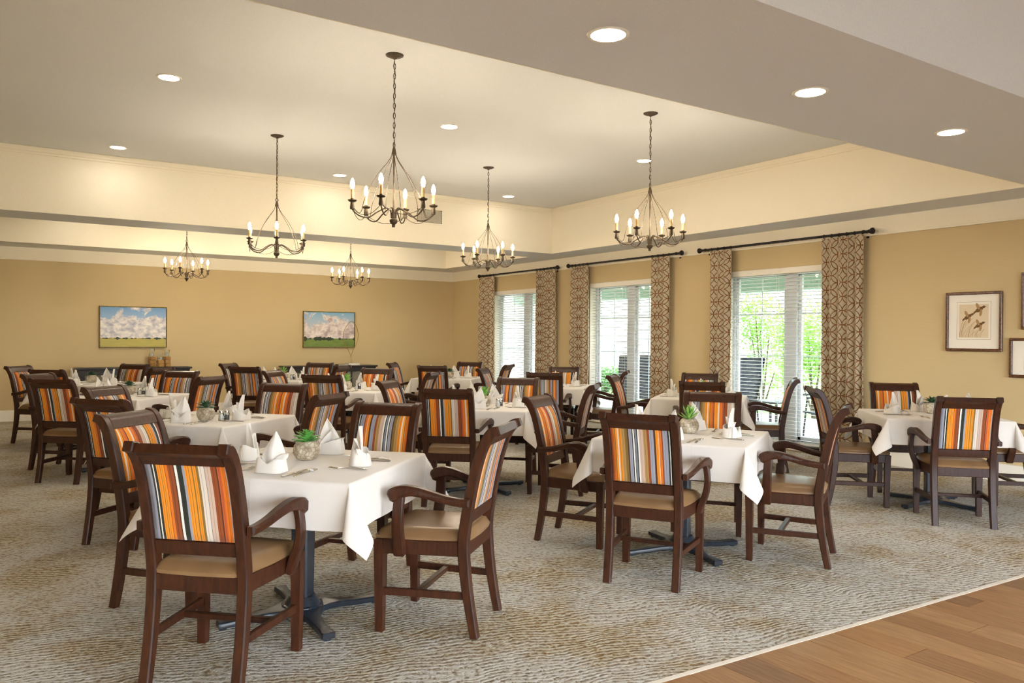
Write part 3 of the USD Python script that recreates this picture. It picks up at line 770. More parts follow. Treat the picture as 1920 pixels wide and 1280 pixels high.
def seat_mesh():
    n, m = 21, 21
    layers = []
    u = np.linspace(-1, 1, n)
    V, F = [], []
    hf, hr, yf, yr = 0.244, 0.198, 0.232, -0.232

    def pt(a, b, inset):
        # rounded-square parameter to plan position
        a2 = a * math.sqrt(1 - 0.14 * b * b)
        b2 = b * math.sqrt(1 - 0.10 * a * a)
        y = (yf + yr) / 2 + (yf - yr) / 2 * b2 * inset
        half = hr + (hf - hr) * (y - yr) / (yf - yr)
        return a2 * half * inset, y
    top = np.zeros((n, n, 3))
    for i in range(n):
        for j in range(n):
            a, b = u[i], u[j]
            x, y = pt(a, b, 1.0)
            e = max(abs(a), abs(b))
            d = 1 - e
            z = 0.482 - 0.034 * (1 - min(1, d / 0.22)) ** 2.4 + 0.008 * (1 - a * a) * (1 - b * b)
            top[i, j] = (x, y, z)
    V = top.reshape(-1, 3)
    F = list(gridfaces(n, n))
    loop = [i * n for i in range(n)] + [(n - 1) * n + j for j in range(1, n)] + [i * n + n - 1 for i in range(n - 2, -1, -1)] + [j for j in range(n - 2, 0, -1)]
    base = len(V)
    Vb = V[loop].copy()
    Vb[:, 2] = 0.432
    c = Vb.mean(0)
    Vb[:, :2] = c[:2] + (Vb[:, :2] - c[:2]) * 0.985
    V = np.vstack([V, Vb, [[c[0], c[1], 0.432]]])
    L = len(loop)
    for q in range(L):
        a, b = loop[q], loop[(q + 1) % L]
        F += [(a, base + q, base + (q + 1) % L), (a, base + (q + 1) % L, b), (base + (q + 1) % L, base + q, base + L)]
    m_ = trimesh.Trimesh(V, np.array(F), process=False)
    m_.fix_normals()
    return m_


def back_panel(off_f, off_b):
    """Padded striped panel between the posts; front faces the sitter."""
    z0, z1, hw = 0.570, 0.892, 0.172
    n, m = 15, 13
    front, back = np.zeros((n, m, 3)), np.zeros((n, m, 3))
    for i, a in enumerate(np.linspace(-1, 1, n)):
        for j, b in enumerate(np.linspace(0, 1, m)):
            z = z0 + (z1 - z0) * b
            puff = (1 - abs(a) ** 4) * (1 - abs(2 * b - 1) ** 4)
            front[i, j] = (a * hw, backline(z) + 0.012 + 0.017 * puff, z)
            back[i, j] = (a * hw, backline(z) - 0.010 - 0.007 * puff, z)
    V = np.vstack([front.reshape(-1, 3), back.reshape(-1, 3)])
    F = gridfaces(n, m)
    k = n * m
    fr = F[:, ::-1]
    loop = [i * m for i in range(n)] + [(n - 1) * m + j for j in range(1, m)] + [i * m + m - 1 for i in range(n - 2, -1, -1)] + [j for j in range(m - 2, -1, -1)]
    rim = []
    for a, b in zip(loop[:-1], loop[1:]):
        rim += [(a, b, b + k), (a, b + k, a + k)]
    me = trimesh.Trimesh(V, np.vstack([fr, F + k, np.array(rim)]), process=False)
    me.fix_normals()
    uv = np.zeros((2 * k, 2))
    uv[:k, 0] = (V[:k, 0] + 0.172) / PERIOD + off_f
    uv[k:, 0] = (V[k:, 0] + 0.172) / PERIOD + off_b
    uv[:, 1] = V[:, 2]
    return me, uv


def yzslab(pts, t, x, b=0.004, n=5):
    m = axes(slab(ribbon(pts, n), t, b), (2, 0, 1))
    return move(m, x)


def build_chair(off_f, off_b):
    def build(t):
        W = 'chair_wood'
        obj('seat', seat_mesh(), 'seat_vinyl', t, 50)
        me, uv = back_panel(off_f, off_b)
        obj('backrest', me, 'striped_fabric', t, True, uv=uv)
        for s in (-1, 1):
            obj('rear_leg', yzslab(POST, 0.044, s * 0.194, 0.005), W, t)
        for s in (-1, 1):
            fl = trimesh.convex.convex_hull(np.vstack([cbox((s * 0.223, 0.195, 0.001), (0.036, 0.036, 0.002)).vertices, cbox((s * 0.223, 0.198, 0.428), (0.046, 0.046, 0.003)).vertices]))
            obj('front_leg', fl, W, t)
        rail = [(backline(0.888) + 0.002, 0.884, 0.036), (backline(0.915), 0.913, 0.044), (backline(0.932), 0.930, 0.046), (-0.362, 0.944, 0.036)]
        obj('top_rail', yzslab(rail, 0.346, 0.0, 0.005), W, t)
        zz = 0.545
        obj('lower_rail', yzslab([(backline(0.514), 0.514, 0.028), (backline(0.54), 0.540, 0.03), (backline(0.567), 0.567, 0.028)], 0.346, 0.0, 0.003, 2), W, t)
        fr = [box(-0.205, 0.205, 0.172, 0.200, 0.366, 0.434, 0.004), box(-0.175, 0.175, -0.222, -0.194, 0.366, 0.434, 0.004)]
        for s in (-1, 1):
            a, b = np.array([s * 0.194, -0.19]), np.array([s * 0.225, 0.185])
            side = cbox((0, 0, 0.400), (0.026, np.linalg.norm(b - a), 0.068), 0.004)
            turn(side, (0, 0, 1), math.degrees(math.atan2(b[1] - a[1], b[0] - a[0])) - 90)
            fr.append(move(side, *((a + b) / 2), 0))
        obj('seat_frame', cat_(*fr), W, t)
        for s in (-1, 1):
            # arm: rises from the post, dips over and rolls down in front
            arm = [(-0.240, 0.620, 0.036), (-0.19, 0.622, 0.036), (-0.12, 0.634, 0.036), (-0.05, 0.654, 0.038), (0.015, 0.668, 0.043), (0.062, 0.667, 0.054), (0.094, 0.655, 0.064), (0.115, 0.645, 0.058), (0.127, 0.639, 0.032)]
            a = axes(slab(ribbon(arm, 5), 0.056, 0.010), (2, 0, 1))
            v = np.asarray(a.vertices)
            v[:, 0] = s * (0.234 + 0.048 * np.clip((v[:, 1] + 0.22) / 0.31, 0, 1) ** 1.3) + v[:, 0] * (0.62 + 0.38 * np.clip((v[:, 1] + 0.17) / 0.22, 0, 1))
            a.vertices = v
            obj('armrest', a, W, t)
        for s in (-1, 1):
            sup = [(0.238, 0.364, 0.026), (0.242, 0.376, 0.034), (0.256, 0.42, 0.037), (0.278, 0.475, 0.034), (0.290, 0.54, 0.031), (0.288, 0.60, 0.030), (0.279, 0.655, 0.033)]
            a = axes(slab(ribbon(sup, 5), 0.046, 0.005), (0, 2, 1))
            v = np.asarray(a.vertices)
            v[:, 1] += 0.092 - 0.05 * (v[:, 2] - 0.37)
            v[:, 1] = 0.085 + (v[:, 1] - 0.085) * (1.18 - 0.6 * np.clip(v[:, 2] - 0.37, 0, 0.3))
            if s < 0:
                v[:, 0] *= -1
                a.faces = np.asarray(a.faces)[:, ::-1]
            a.vertices = v
            obj('arm_support', a, W, t)
        for s in (-1, 1):
            a, b = np.array([s * 0.195, -0.222]), np.array([s * 0.222, 0.19])
            side = cbox((0, 0, 0.188), (0.022, np.linalg.norm(b - a), 0.034), 0.003)
            turn(side, (0, 0, 1), math.degrees(math.atan2(b[1] - a[1], b[0] - a[0])) - 90)
            obj('side_stretcher', move(side, *((a + b) / 2), 0), W, t)
        obj('cross_stretcher', cbox((0, 0.02, 0.188), (0.42, 0.03, 0.024), 0.003), W, t)
    return build


CHAIR = [Maker(build_chair(a / PERIOD, b / PERIOD)) for a, b in ((0.10, 0.0), (0.38, 0.02), (0.22, 0.36), (0.47, 0.376))]

# ------------------------------------------------------------------ tables: centre, heading of the near chair
TABLES = {
    1: ((1.293, 3.775), 43, 'nearest left-row table'), 2: ((1.376, 6.161), 41, 'second left-row table'), 3: ((1.204, 8.922), 46, 'third left-row table'), 4: ((1.151, 11.369), 46, 'farthest left-row table'),
    8: ((3.763, 3.632), 31, 'nearest middle-row table'), 7: ((3.784, 6.101), 44, 'second middle-row table'), 6: ((3.593, 8.760), 45, 'third middle-row table'), 5: ((3.580, 11.256), 45, 'farthest middle-row table'),
    12: ((6.618, 3.574), 46, 'nearest window-row table'), 11: ((6.402, 5.953), 38, 'second window-row table'), 10: ((6.149, 8.269), 44, 'third window-row table'), 9: ((5.995, 10.731), 44, 'farthest window-row table')}
SIDE = {'f': ('near side', 0), 'r': ('right side', 90), 'b': ('far side', 180), 'l': ('left side', 270)}
# where each chair stands (floor point under its seat) and which way it faces
CH = {'1f': (0.831, 3.378, 46), '1r': (1.823, 3.382, 132), '1b': (1.802, 4.243, 220), '1l': (0.855, 4.338, -46),
      '2f': (0.869, 5.811, 38), '2r': (1.834, 5.655, 129), '2b': (1.895, 6.506, 223), '2l': (1.013, 6.719, -47),
      '3f': (0.728, 8.523, 48), '3r': (1.680, 8.519, 130), '3b': (1.641, 9.355, 227), '3l': (0.713, 9.297, -43),
      '4f': (0.822, 10.842, 50), '4r': (1.637, 10.947, 132), '4b': (1.526, 11.964, 224), '4l': (0.628, 11.702, -40),
      '5f': (3.082, 10.877, 48), '5l': (3.243, 11.793, -44), '5b': (4.101, 11.608, 226), '5r': (3.940, 10.750, 133),
      '6l': (3.081, 9.115, -44), '6f': (3.177, 8.307, 50), '6b': (3.987, 9.237, 224), '6r': (4.104, 8.404, 136),
      '7l': (3.369, 6.557, -46), '7f': (3.263, 5.743, 48), '7b': (4.291, 6.459, 223), '7r': (4.278, 5.683, 132),
      '8l': (3.415, 4.231, -58), '8f': (3.222, 3.339, 31), '8b': (4.373, 3.977, 218), '8r': (4.240, 3.192, 120),
      '9l': (5.616, 11.230, -42), '9f': (5.555, 10.299, 48), '9b': (6.469, 11.123, 221), '9r': (6.403, 10.271, 130),
      '10l': (5.744, 8.732, -48), '10f': (5.723, 7.824, 50), '10b': (6.586, 8.704, 221), '10r': (6.492, 7.745, 134),
      '11l': (6.045, 6.468, -52), '11f': (5.972, 5.508, 40), '11b': (6.829, 6.411, 216), '11r': (6.857, 5.515, 130),
      '12l': (6.149, 3.973, -42), '12f': (6.175, 3.147, 42), '12b': (7.009, 4.057, 223), '12r': (7.306, 3.266, 135)}
FAB = {'1f': 0, '1r': 3, '1b': 1, '1l': 0, '8f': 3, '8b': 2, '8l': 0, '12f': 0, '12b': 0, '7f': 1, '7b': 1, '2b': 2, '2r': 3, '2f': 1, '2l': 1}
LOOK = {'f': 'its back to us', 'b': 'facing us', 'l': 'facing right', 'r': 'facing left'}
for key, (rx, ry, face) in CH.items():
    t, sd = int(key[:-1]), key[-1]
    a = math.radians(face)
    d = np.array([math.cos(a), math.sin(a)])
    CHAIR[FAB.get(key, (t * 3 + 'frbl'.index(sd)) % 4)]('dining_chair', f'striped wooden armchair on the {SIDE[sd][0]} of the {TABLES[t][2]}, {LOOK[sd]}', 'chair', (rx, ry, 0), face - 90, 'striped dining armchairs')

# tablecloths
HT, ZTOP, DROP = 0.470, 0.750, 0.212


def cloth(seed):
    r = np.random.default_rng(seed)
    R = 0.014
    S = np.r_[np.linspace(0, R * PI / 2, 4), np.linspace(R * PI / 2 + 0.012, DROP, 12)]

    def hang(s):
        """(outward, down) at arc length s over a rounded table edge."""
        th = np.minimum(s / R, PI / 2)
        return R * np.sin(th), R * (1 - np.cos(th)) + np.maximum(0, s - R * PI / 2)
    V, F = [], []

    def add(G, flip=False):
        n, m, _ = G.shape
        f = gridfaces(n, m) + len(V)
        V.extend(G.reshape(-1, 3))
        F.append(f[:, ::-1] if flip else f)
    T = HT - R
    u = np.linspace(-T, T, 31)
    add(np.stack(np.broadcast_arrays(u[:, None], u[None, :], np.full((31, 31), ZTOP)), -1), False)
    for q in range(4):
        ph = r.uniform(0, 6)
        a1, a2 = r.uniform(0.003, 0.007), r.uniform(0.002, 0.004)
        G = np.zeros((31, len(S), 3))
        for i, uu in enumerate(u):
            e = T - abs(uu)
            o, dz = hang(S)
            k = (S / DROP)
            ramp_ = min(1, e / 0.10)
            o = o + k * (0.010 + a1 * math.sin(9 * uu + ph) + a2 * math.sin(23 * uu + ph * 2)) * ramp_
            zed = ZTOP - dz
            x, y = T + o, np.full(len(S), uu)
            G[i] = np.c_[x, y, zed]
        c, s_ = math.cos(q * PI / 2), math.sin(q * PI / 2)
        X, Y = G[..., 0] * c - G[..., 1] * s_, G[..., 0] * s_ + G[..., 1] * c
        add(np.stack([X, Y, G[..., 2]], -1), True)
    for q in range(4):
        n = 29
        th = np.linspace(0, PI / 2, n)
        amp, lean, kk = r.uniform(0.24, 0.34), r.uniform(-0.08, 0.08), r.uniform(22, 30)
        G = np.zeros((n, len(S), 3))
        for i, a in enumerate(th):
            rmax = 1 / max(math.cos(a), math.sin(a))
            s = S * (1 + (rmax - 1) * 1.4 * (S / DROP))
            o, dz = hang(s)
            w = math.sin(2 * a) ** 1.3
            be = math.radians(kk) * w
            fall = np.maximum(0, s - R * PI / 2)
            dz = dz - fall * (1 - math.cos(be))
            out = fall * math.sin(be)
            side = fall * (amp * math.sin(4 * a) + lean * w)
            ca, sa = math.cos(a), math.sin(a)
            x = T + o * ca + (out + side) / math.sqrt(2)
            y = T + o * sa + (out - side) / math.sqrt(2)
            G[i] = np.c_[x, y, ZTOP - dz]
        c, s_ = math.cos(q * PI / 2), math.sin(q * PI / 2)
        X, Y = G[..., 0] * c - G[..., 1] * s_, G[..., 0] * s_ + G[..., 1] * c
        add(np.stack([X, Y, G[..., 2]], -1), True)
    m = trimesh.Trimesh(np.array(V), np.vstack(F), process=False)
    m.merge_vertices(digits_vertex=5)
    m.update_faces(m.nondegenerate_faces())
    N = m.vertex_normals
    k = len(m.vertices)
    V2 = np.vstack([m.vertices, m.vertices - N * 0.0018])
    edges = m.edges[trimesh.grouping.group_rows(m.edges_sorted, require_count=1)]
    rim = np.vstack([np.c_[edges[:, 1], edges[:, 0], edges[:, 0] + k], np.c_[edges[:, 1], edges[:, 0] + k, edges[:, 1] + k]])
    return trimesh.Trimesh(V2, np.vstack([m.faces, m.faces[:, ::-1] + k, rim]), process=False)


CLOTHS = [cloth(11), cloth(12), cloth(13)]


def build_table(t):
    obj('tabletop', cbox((0, 0, ZTOP - 0.0215), (2 * HT - 0.03, 2 * HT - 0.03, 0.036), 0.006), 'under_table', t)
    obj('mounting_plate', cbox((0, 0, ZTOP - 0.046), (0.36, 0.36, 0.012), 0.003), 'cast_iron', t)
    obj('column', cbox((0, 0, 0.395), (0.085, 0.085, 0.62), 0.008), 'cast_iron', t)
    obj('base_hub', lathe([(0, 0.03), (0.10, 0.035), (0.088, 0.06), (0.07, 0.085), (0.062, 0.10), (0, 0.10)][::1], 20), 'cast_iron', t)
    for k in range(4):
        a = k * PI / 2 + PI / 4
        out = []
        for x, hw in ((0.0, 0.10), (0.08, 0.085), (0.13, 0.052), (0.18, 0.036), (0.26, 0.028), (0.35, 0.029), (0.385, 0.034), (0.40, 0.028)):
            out.append((x, hw))
        top = np.array(out)
        pts = np.vstack([top, [(x, -h) for x, h in out[::-1]]])
        m = slab(pts, 0.03, 0.006)
        v = np.asarray(m.vertices)
        v[:, 2] += 0.024 + 0.026 * np.clip(1 - v[:, 0] / 0.28, 0, 1)
        m.vertices = v
        turn(m, (0, 0, 1), math.degrees(a))
        ft = obj('base_foot', m, 'cast_iron', t)
        obj('leveller', move(lathe([(0, 0), (0.018, 0), (0.018, 0.012), (0, 0.012)], 12), 0.375 * math.cos(a), 0.375 * math.sin(a), 0), 'cast_iron', ft)


mkt = Maker(build_table)


class One:
    """A thing of a single mesh, repeated by reference."""

    def __init__(self, mesh, m, smooth=40):
        self.mesh, self.m, self.smooth, self.first = mesh, m, smooth, None

    def __call__(self, name, label, cat, loc, rotz=0.0, group=None):
        path = numbered('/World', name)
        if self.first is None:
            p = usdkit.mesh(stage, path, self.mesh, MATS[self.m], smooth=self.smooth).GetPrim()
            self.first = p
        else:
            p = stage.DefinePrim(path, 'Mesh')
            p.GetReferences().AddInternalReference(self.first.GetPath())
        x = UsdGeom.Xformable(p)
        x.ClearXformOpOrder()
        (p.GetAttribute('xformOp:translate') and UsdGeom.XformOp(p.GetAttribute('xformOp:translate')) or x.AddTranslateOp()).Set(Gf.Vec3d(*map(float, loc)))
        (p.GetAttribute('xformOp:rotateZ') and UsdGeom.XformOp(p.GetAttribute('xformOp:rotateZ')) or x.AddRotateZOp()).Set(float(rotz))
        x.SetXformOpOrder([UsdGeom.XformOp(p.GetAttribute('xformOp:translate')), UsdGeom.XformOp(p.GetAttribute('xformOp:rotateZ'))])
        return tag(p, label, cat, group)


def napkin(seed):
    """A linen napkin folded to a standing mitre: wrapped foot, tall pointed leaf, a shorter leaf and a drooping side leaf."""
    r = np.random.default_rng(seed)
    n = 48
    ph = np.linspace(0, 2 * PI, n, endpoint=False)
    parts = []
    G = np.zeros((n, 7, 3))
    for i, a in enumerate(ph):
        sq = (abs(math.cos(a)) ** 3.2 + abs(math.sin(a)) ** 3.2) ** (-1 / 3.2)          # squarish foot with soft corners
        dip = math.exp(-((((a + PI / 2 + PI) % (2 * PI)) - PI) / 0.45) ** 2)            # V opening in front
        h = 0.064 - 0.034 * dip + 0.010 * math.sin(2 * a + seed)
        for j, t in enumerate(np.linspace(0, 1, 7)):
            rr = sq * (1.10 - 0.16 * t + 0.05 * math.sin(3 * a + seed) * (1 - t))
            G[i, j] = (0.054 * rr * math.cos(a), 0.038 * rr * math.sin(a), 0.0015 + h * t)
    parts.append(shell(G, 0.0022, True))

    def leaf(w, z0, z1, fold, lean, side, yaw, dx, dy, peak=0.34):
        nu, nv = 13, 16
        L = np.zeros((nu, nv, 3))
        for i, q in enumerate(np.linspace(-1, 1, nu)):
            for j, t in enumerate(np.linspace(0, 1, nv)):
                half = w * (0.78 + 0.22 * math.sin(min(1, t / peak) * PI / 2)) if t < peak else w * (1 - ((t - peak) / (1 - peak)) ** 1.35)
                x = q * half + side * t ** 1.6
                y = -fold * (1 - abs(q)) * (1 - 0.35 * t) * 2 - lean * t ** 1.8 + 0.0025 * math.sin(6 * q + 4 * t + seed)
                L[i, j] = (x, y, z0 + (z1 - z0) * t - 0.3 * abs(side) * t ** 3)
        c, s_ = math.cos(yaw), math.sin(yaw)
        X, Y = L[..., 0] * c - L[..., 1] * s_ + dx, L[..., 0] * s_ + L[..., 1] * c + dy
        return shell(np.stack([X, Y, L[..., 2]], -1), 0.0022)
    parts.append(leaf(0.047, 0.008, 0.178, 0.012, 0.012, 0.016 * (1 if seed % 2 else -1), r.uniform(-0.35, 0.35), 0.0, 0.012))
    parts.append(leaf(0.044, 0.008, 0.125, 0.010, -0.018, -0.012, 0.5, 0.004, 0.016))
    parts.append(leaf(0.030, 0.030, 0.098, 0.008, 0.0, 0.052 * (1 if seed % 3 else -1), r.uniform(-0.4, 0.2), 0.016 * (1 if seed % 3 else -1), 0.004, 0.5))
    for sg in (-1, 1):                                                                  # the wrap crosses over in front
        C = np.zeros((11, 6, 3))
        for i, t in enumerate(np.linspace(0, 1, 11)):
            for j, q in enumerate(np.linspace(0, 1, 6)):
                a = -PI / 2 + sg * (0.95 - 1.5 * t)
                sq = (abs(math.cos(a)) ** 3.2 + abs(math.sin(a)) ** 3.2) ** (-1 / 3.2)
                rr = sq * (1.15 + 0.025 * sg - 0.14 * q)
                C[i, j] = (0.055 * rr * math.cos(a), 0.040 * rr * math.sin(a), 0.002 + q * (0.060 - 0.042 * t))
        parts.append(shell(C, 0.002))
    out = cat_(*parts)
    out.vertices = np.asarray(out.vertices) * (1.16, 1.16, 1.06)
    return out


NAP = [One(napkin(1), 'napkin_linen'), One(napkin(5), 'napkin_linen'), One(napkin(9), 'napkin_linen')]


def flat_tool(outline, t, lift):
    """A piece of cutlery lying along +y, from an outline; lift(y) raises it along its length."""
    m = slab(outline, t, t * 0.3)
    m = m.subdivide_to_size(0.03) if False else m
    v = np.asarray(m.vertices)
    v[:, 2] += t / 2 + np.array([lift(y) for y in v[:, 1]])
    m.vertices = v
    return m


def handle(L):
    return [(y, 0.0, w) for y, w in ((0, 0.010), (0.01, 0.018), (0.03, 0.017), (0.07, 0.010), (0.10, 0.0065), (L, 0.0065))]


def build_fork(t):
    h = ribbon([(0.0, a, b) for a, _, b in handle(0.128)], 3)
    obj('fork_handle', flat_tool(h, 0.003, lambda y: 0.001 + 0.006 * math.sin(min(1, y / 0.13) * PI)), 'steel', t)
    head = np.array([(-0.004, 0.125), (0.004, 0.125), (0.0115, 0.138), (0.0125, 0.150), (-0.0125, 0.150), (-0.0115, 0.138)])
    obj('fork_head', flat_tool(head, 0.0025, lambda y: 0.001), 'steel', t)
    for k in range(4):
        x = -0.0108 + k * 0.0072
        obj('tine', trimesh.convex.convex_hull(np.array([(x + a, y, z) for a, y, z in ((-0.0014, 0.149, 0.001), (0.0014, 0.149, 0.001), (-0.0014, 0.149, 0.0034), (0.0014, 0.149, 0.0034), (-0.0008, 0.195, 0.006), (0.0008, 0.195, 0.006), (0, 0.195, 0.0078))])), 'steel', t)


def build_spoon(t):
    h = ribbon([(0.0, a, b) for a, _, b in handle(0.132)], 3)
    obj('spoon_handle', flat_tool(h, 0.003, lambda y: 0.001 + 0.006 * math.sin(min(1, y / 0.13) * PI)), 'steel', t)
    G = np.zeros((9, 9, 3))
    for i, a in enumerate(np.linspace(-1, 1, 9)):
        for j, b in enumerate(np.linspace(-1, 1, 9)):
            x, y = a * math.sqrt(1 - b * b / 2), b * math.sqrt(1 - a * a / 2)
            G[i, j] = (x * 0.0185, 0.157 + y * 0.028, 0.0015 + 0.007 * (x * x + y * y))
    obj('bowl', shell(G, 0.0016), 'steel', t)


def build_knife(t):
    h = ribbon([(0.0, 0.0, 0.012), (0.0, 0.02, 0.017), (0.0, 0.07, 0.014), (0.0, 0.105, 0.012)], 3)
    obj('knife_handle', flat_tool(h, 0.006, lambda y: 0.0), 'steel', t)
    bl = np.array([(-0.006, 0.104), (0.006, 0.104), (0.0085, 0.125), (0.009, 0.19), (0.006, 0.214), (-0.002, 0.222), (-0.0065, 0.21), (-0.007, 0.12)])
    obj('blade', flat_tool(bl, 0.002, lambda y: 0.001), 'steel', t)


FORK, SPOON, KNIFE = Maker(build_fork), Maker(build_spoon), Maker(build_knife)


def succulent_leaf(L, w, th, rise, droop):
    n, k = 7, 8
    V = []
    for i, t in enumerate(np.linspace(0, 1, n)):
        hw = w / 2 * (0.42 + 1.35 * t - 0.3 * t * t) * (1 - t ** 2.2) ** 0.75 if t < 1 else 0.0008
        hh = th / 2 * (1 - 0.75 * t)
        y = L * t * math.cos(rise * (1 - droop * t))
        z = L * t * math.sin(rise * (1 - droop * t))
        for q in range(k):
            a = 2 * PI * q / k
            V.append((hw * math.cos(a), y, z + hh * math.sin(a) + hw * 0.25 * abs(math.cos(a))))
    F = []
    for i in range(n - 1):
        for q in range(k):
            a0, a1, b0, b1 = i * k + q, i * k + (q + 1) % k, (i + 1) * k + q, (i + 1) * k + (q + 1) % k
            F += [(a0, a1, b1), (a0, b1, b0)]
    m = trimesh.Trimesh(np.array(V), np.array(F), process=False)
    m.fix_normals()
    return m


def build_plant(kind):
    def build(t):
        obj('pot', lathe([(0, 0.0), (0.036, 0.0), (0.050, 0.008), (0.061, 0.026), (0.0655, 0.048), (0.062, 0.070), (0.050, 0.089), (0.043, 0.095), (0.039, 0.094), (0.039, 0.084), (0, 0.084)], 28), 'crackle_stone', t)
        m = {'rosette': 'leaf_green', 'dark': 'leaf_dark', 'spiky': 'leaf_lime'}[kind]
        r = random.Random(kind)
        if kind == 'spiky':
            rings = [(9, 0.085, 0.020, 0.50), (9, 0.095, 0.019, 0.85), (6, 0.085, 0.016, 1.15), (4, 0.075, 0.013, 1.4)]
        elif kind == 'rosette':
            rings = [(11, 0.074, 0.036, 0.22), (11, 0.072, 0.036, 0.52), (9, 0.064, 0.033, 0.80), (7, 0.054, 0.025, 1.05), (5, 0.042, 0.020, 1.3)]
        else:
            rings = [(11, 0.078, 0.028, 0.14), (10, 0.072, 0.028, 0.42), (8, 0.060, 0.026, 0.75), (6, 0.046, 0.020, 1.1)]
        for q, (n, L, w, rise) in enumerate(rings):
            for i in range(n):
                lf = succulent_leaf(L * r.uniform(0.88, 1.1), w, 0.008, rise + r.uniform(-0.12, 0.12), 0.25 if kind != 'spiky' else -0.15)
                turn(lf, (0, 0, 1), 360 * i / n + q * 23 + r.uniform(-8, 8))
                obj('leaf', move(lf, 0, 0, 0.090 + 0.006 * q), m, t)
    return build


PLANT = {k: Maker(build_plant(k)) for k in ('rosette', 'dark', 'spiky')}


def build_shaker(fill):
    def build(t):
        obj('glass_body', lathe([(0, 0), (0.019, 0), (0.0205, 0.004), (0.019, 0.05), (0.016, 0.058), (0.0135, 0.058), (0.0165, 0.05), (0.018, 0.005), (0, 0.004)], 14), 'clear_glass', t)
        obj('filling', lathe([(0, 0.0055), (0.0168, 0.0055), (0.0160, 0.040), (0, 0.042)], 14), fill, t)
        obj('cap', lathe([(0, 0.0565), (0.0172, 0.0565), (0.0178, 0.060), (0.016, 0.072), (0.008, 0.078), (0, 0.079)], 14), 'steel', t)
    return build


SALT, PEPPER = Maker(build_shaker('salt')), Maker(build_shaker('pepper'))
KIND = {1: 'rosette', 2: 'dark', 3: 'dark', 4: 'dark', 5: 'spiky', 6: 'spiky', 7: 'spiky', 8: 'spiky', 9: 'dark', 10: 'dark', 11: 'spiky', 12: 'dark'}
LOOKP = {'rosette': 'broad green', 'dark': 'dark green', 'spiky': 'spiky lime green'}
POT = {1: (1.333, 3.845), 2: (1.341, 6.032), 3: (1.250, 9.036), 4: (1.168, 11.568), 8: (3.844, 3.666), 7: (3.742, 6.061), 6: (3.547, 8.823), 12: (6.711, 3.620)}
ZC = ZTOP + 0.0005
clothmk = [One(c, 'table_linen', True) for c in CLOTHS]
for t, (c, ang, lab) in TABLES.items():
    mkt('pedestal_table', f'square pedestal table on black cross base, {lab}', 'table', (c[0], c[1], 0), ang - 90, 'square dining tables')
    clothmk[t % 3]('tablecloth', f'white cloth draped over the {lab}', 'tablecloth', (c[0], c[1], 0), ang - 90 + 90 * (t % 4), 'white tablecloths')
    px, py = POT.get(t, (c[0] - 0.02, c[1] - 0.04))
    PLANT[KIND[t]]('potted_succulent', f'{LOOKP[KIND[t]]} succulent in a round crackled stone pot on the {lab}', 'plant', (px, py, ZC), 37 * t, 'potted succulents')
    if t in (2, 3, 5, 6, 7):
        # the shakers stand to the right of the pot as seen from the door
        SALT('salt_shaker', f'glass salt shaker beside the pot on the {lab}', 'salt shaker', (px + 0.085, py - 0.10, ZC), 0, 'salt shakers')
        PEPPER('pepper_shaker', f'glass pepper shaker beside the pot on the {lab}', 'pepper shaker', (px + 0.13, py - 0.075, ZC), 0, 'pepper shakers')
    for sd, (word, rot) in SIDE.items():
        face = ang + rot
        a = math.radians(face)
        d = np.array([math.cos(a), math.sin(a)])
        e = np.array([d[1], -d[0]])                 # the sitter's right
        b = np.array(c) - d * 0.30
        q = random.Random(t * 10 + 'frbl'.index(sd))
        p = b + e * q.uniform(-0.015, 0.015)
        NAP[q.randrange(3)]('napkin', f'white napkin folded upright at the {word} of the {lab}', 'napkin', (p[0], p[1], ZC), face - 90 + q.uniform(-35, 35), 'upright folded napkins')
        for mk_, nm, off, back in ((FORK, 'fork', -0.135, 0.105), (KNIFE, 'knife', 0.118, 0.115), (SPOON, 'spoon', 0.165, 0.10)):
            s = b + e * off - d * back + d * q.uniform(-0.006, 0.012)
            mk_(nm, f'steel {nm} at the {word} of the {lab}', nm, (s[0], s[1], ZC), face - 90 + q.uniform(-3, 3), f'table {"knives" if nm == "knife" else nm + "s"}')

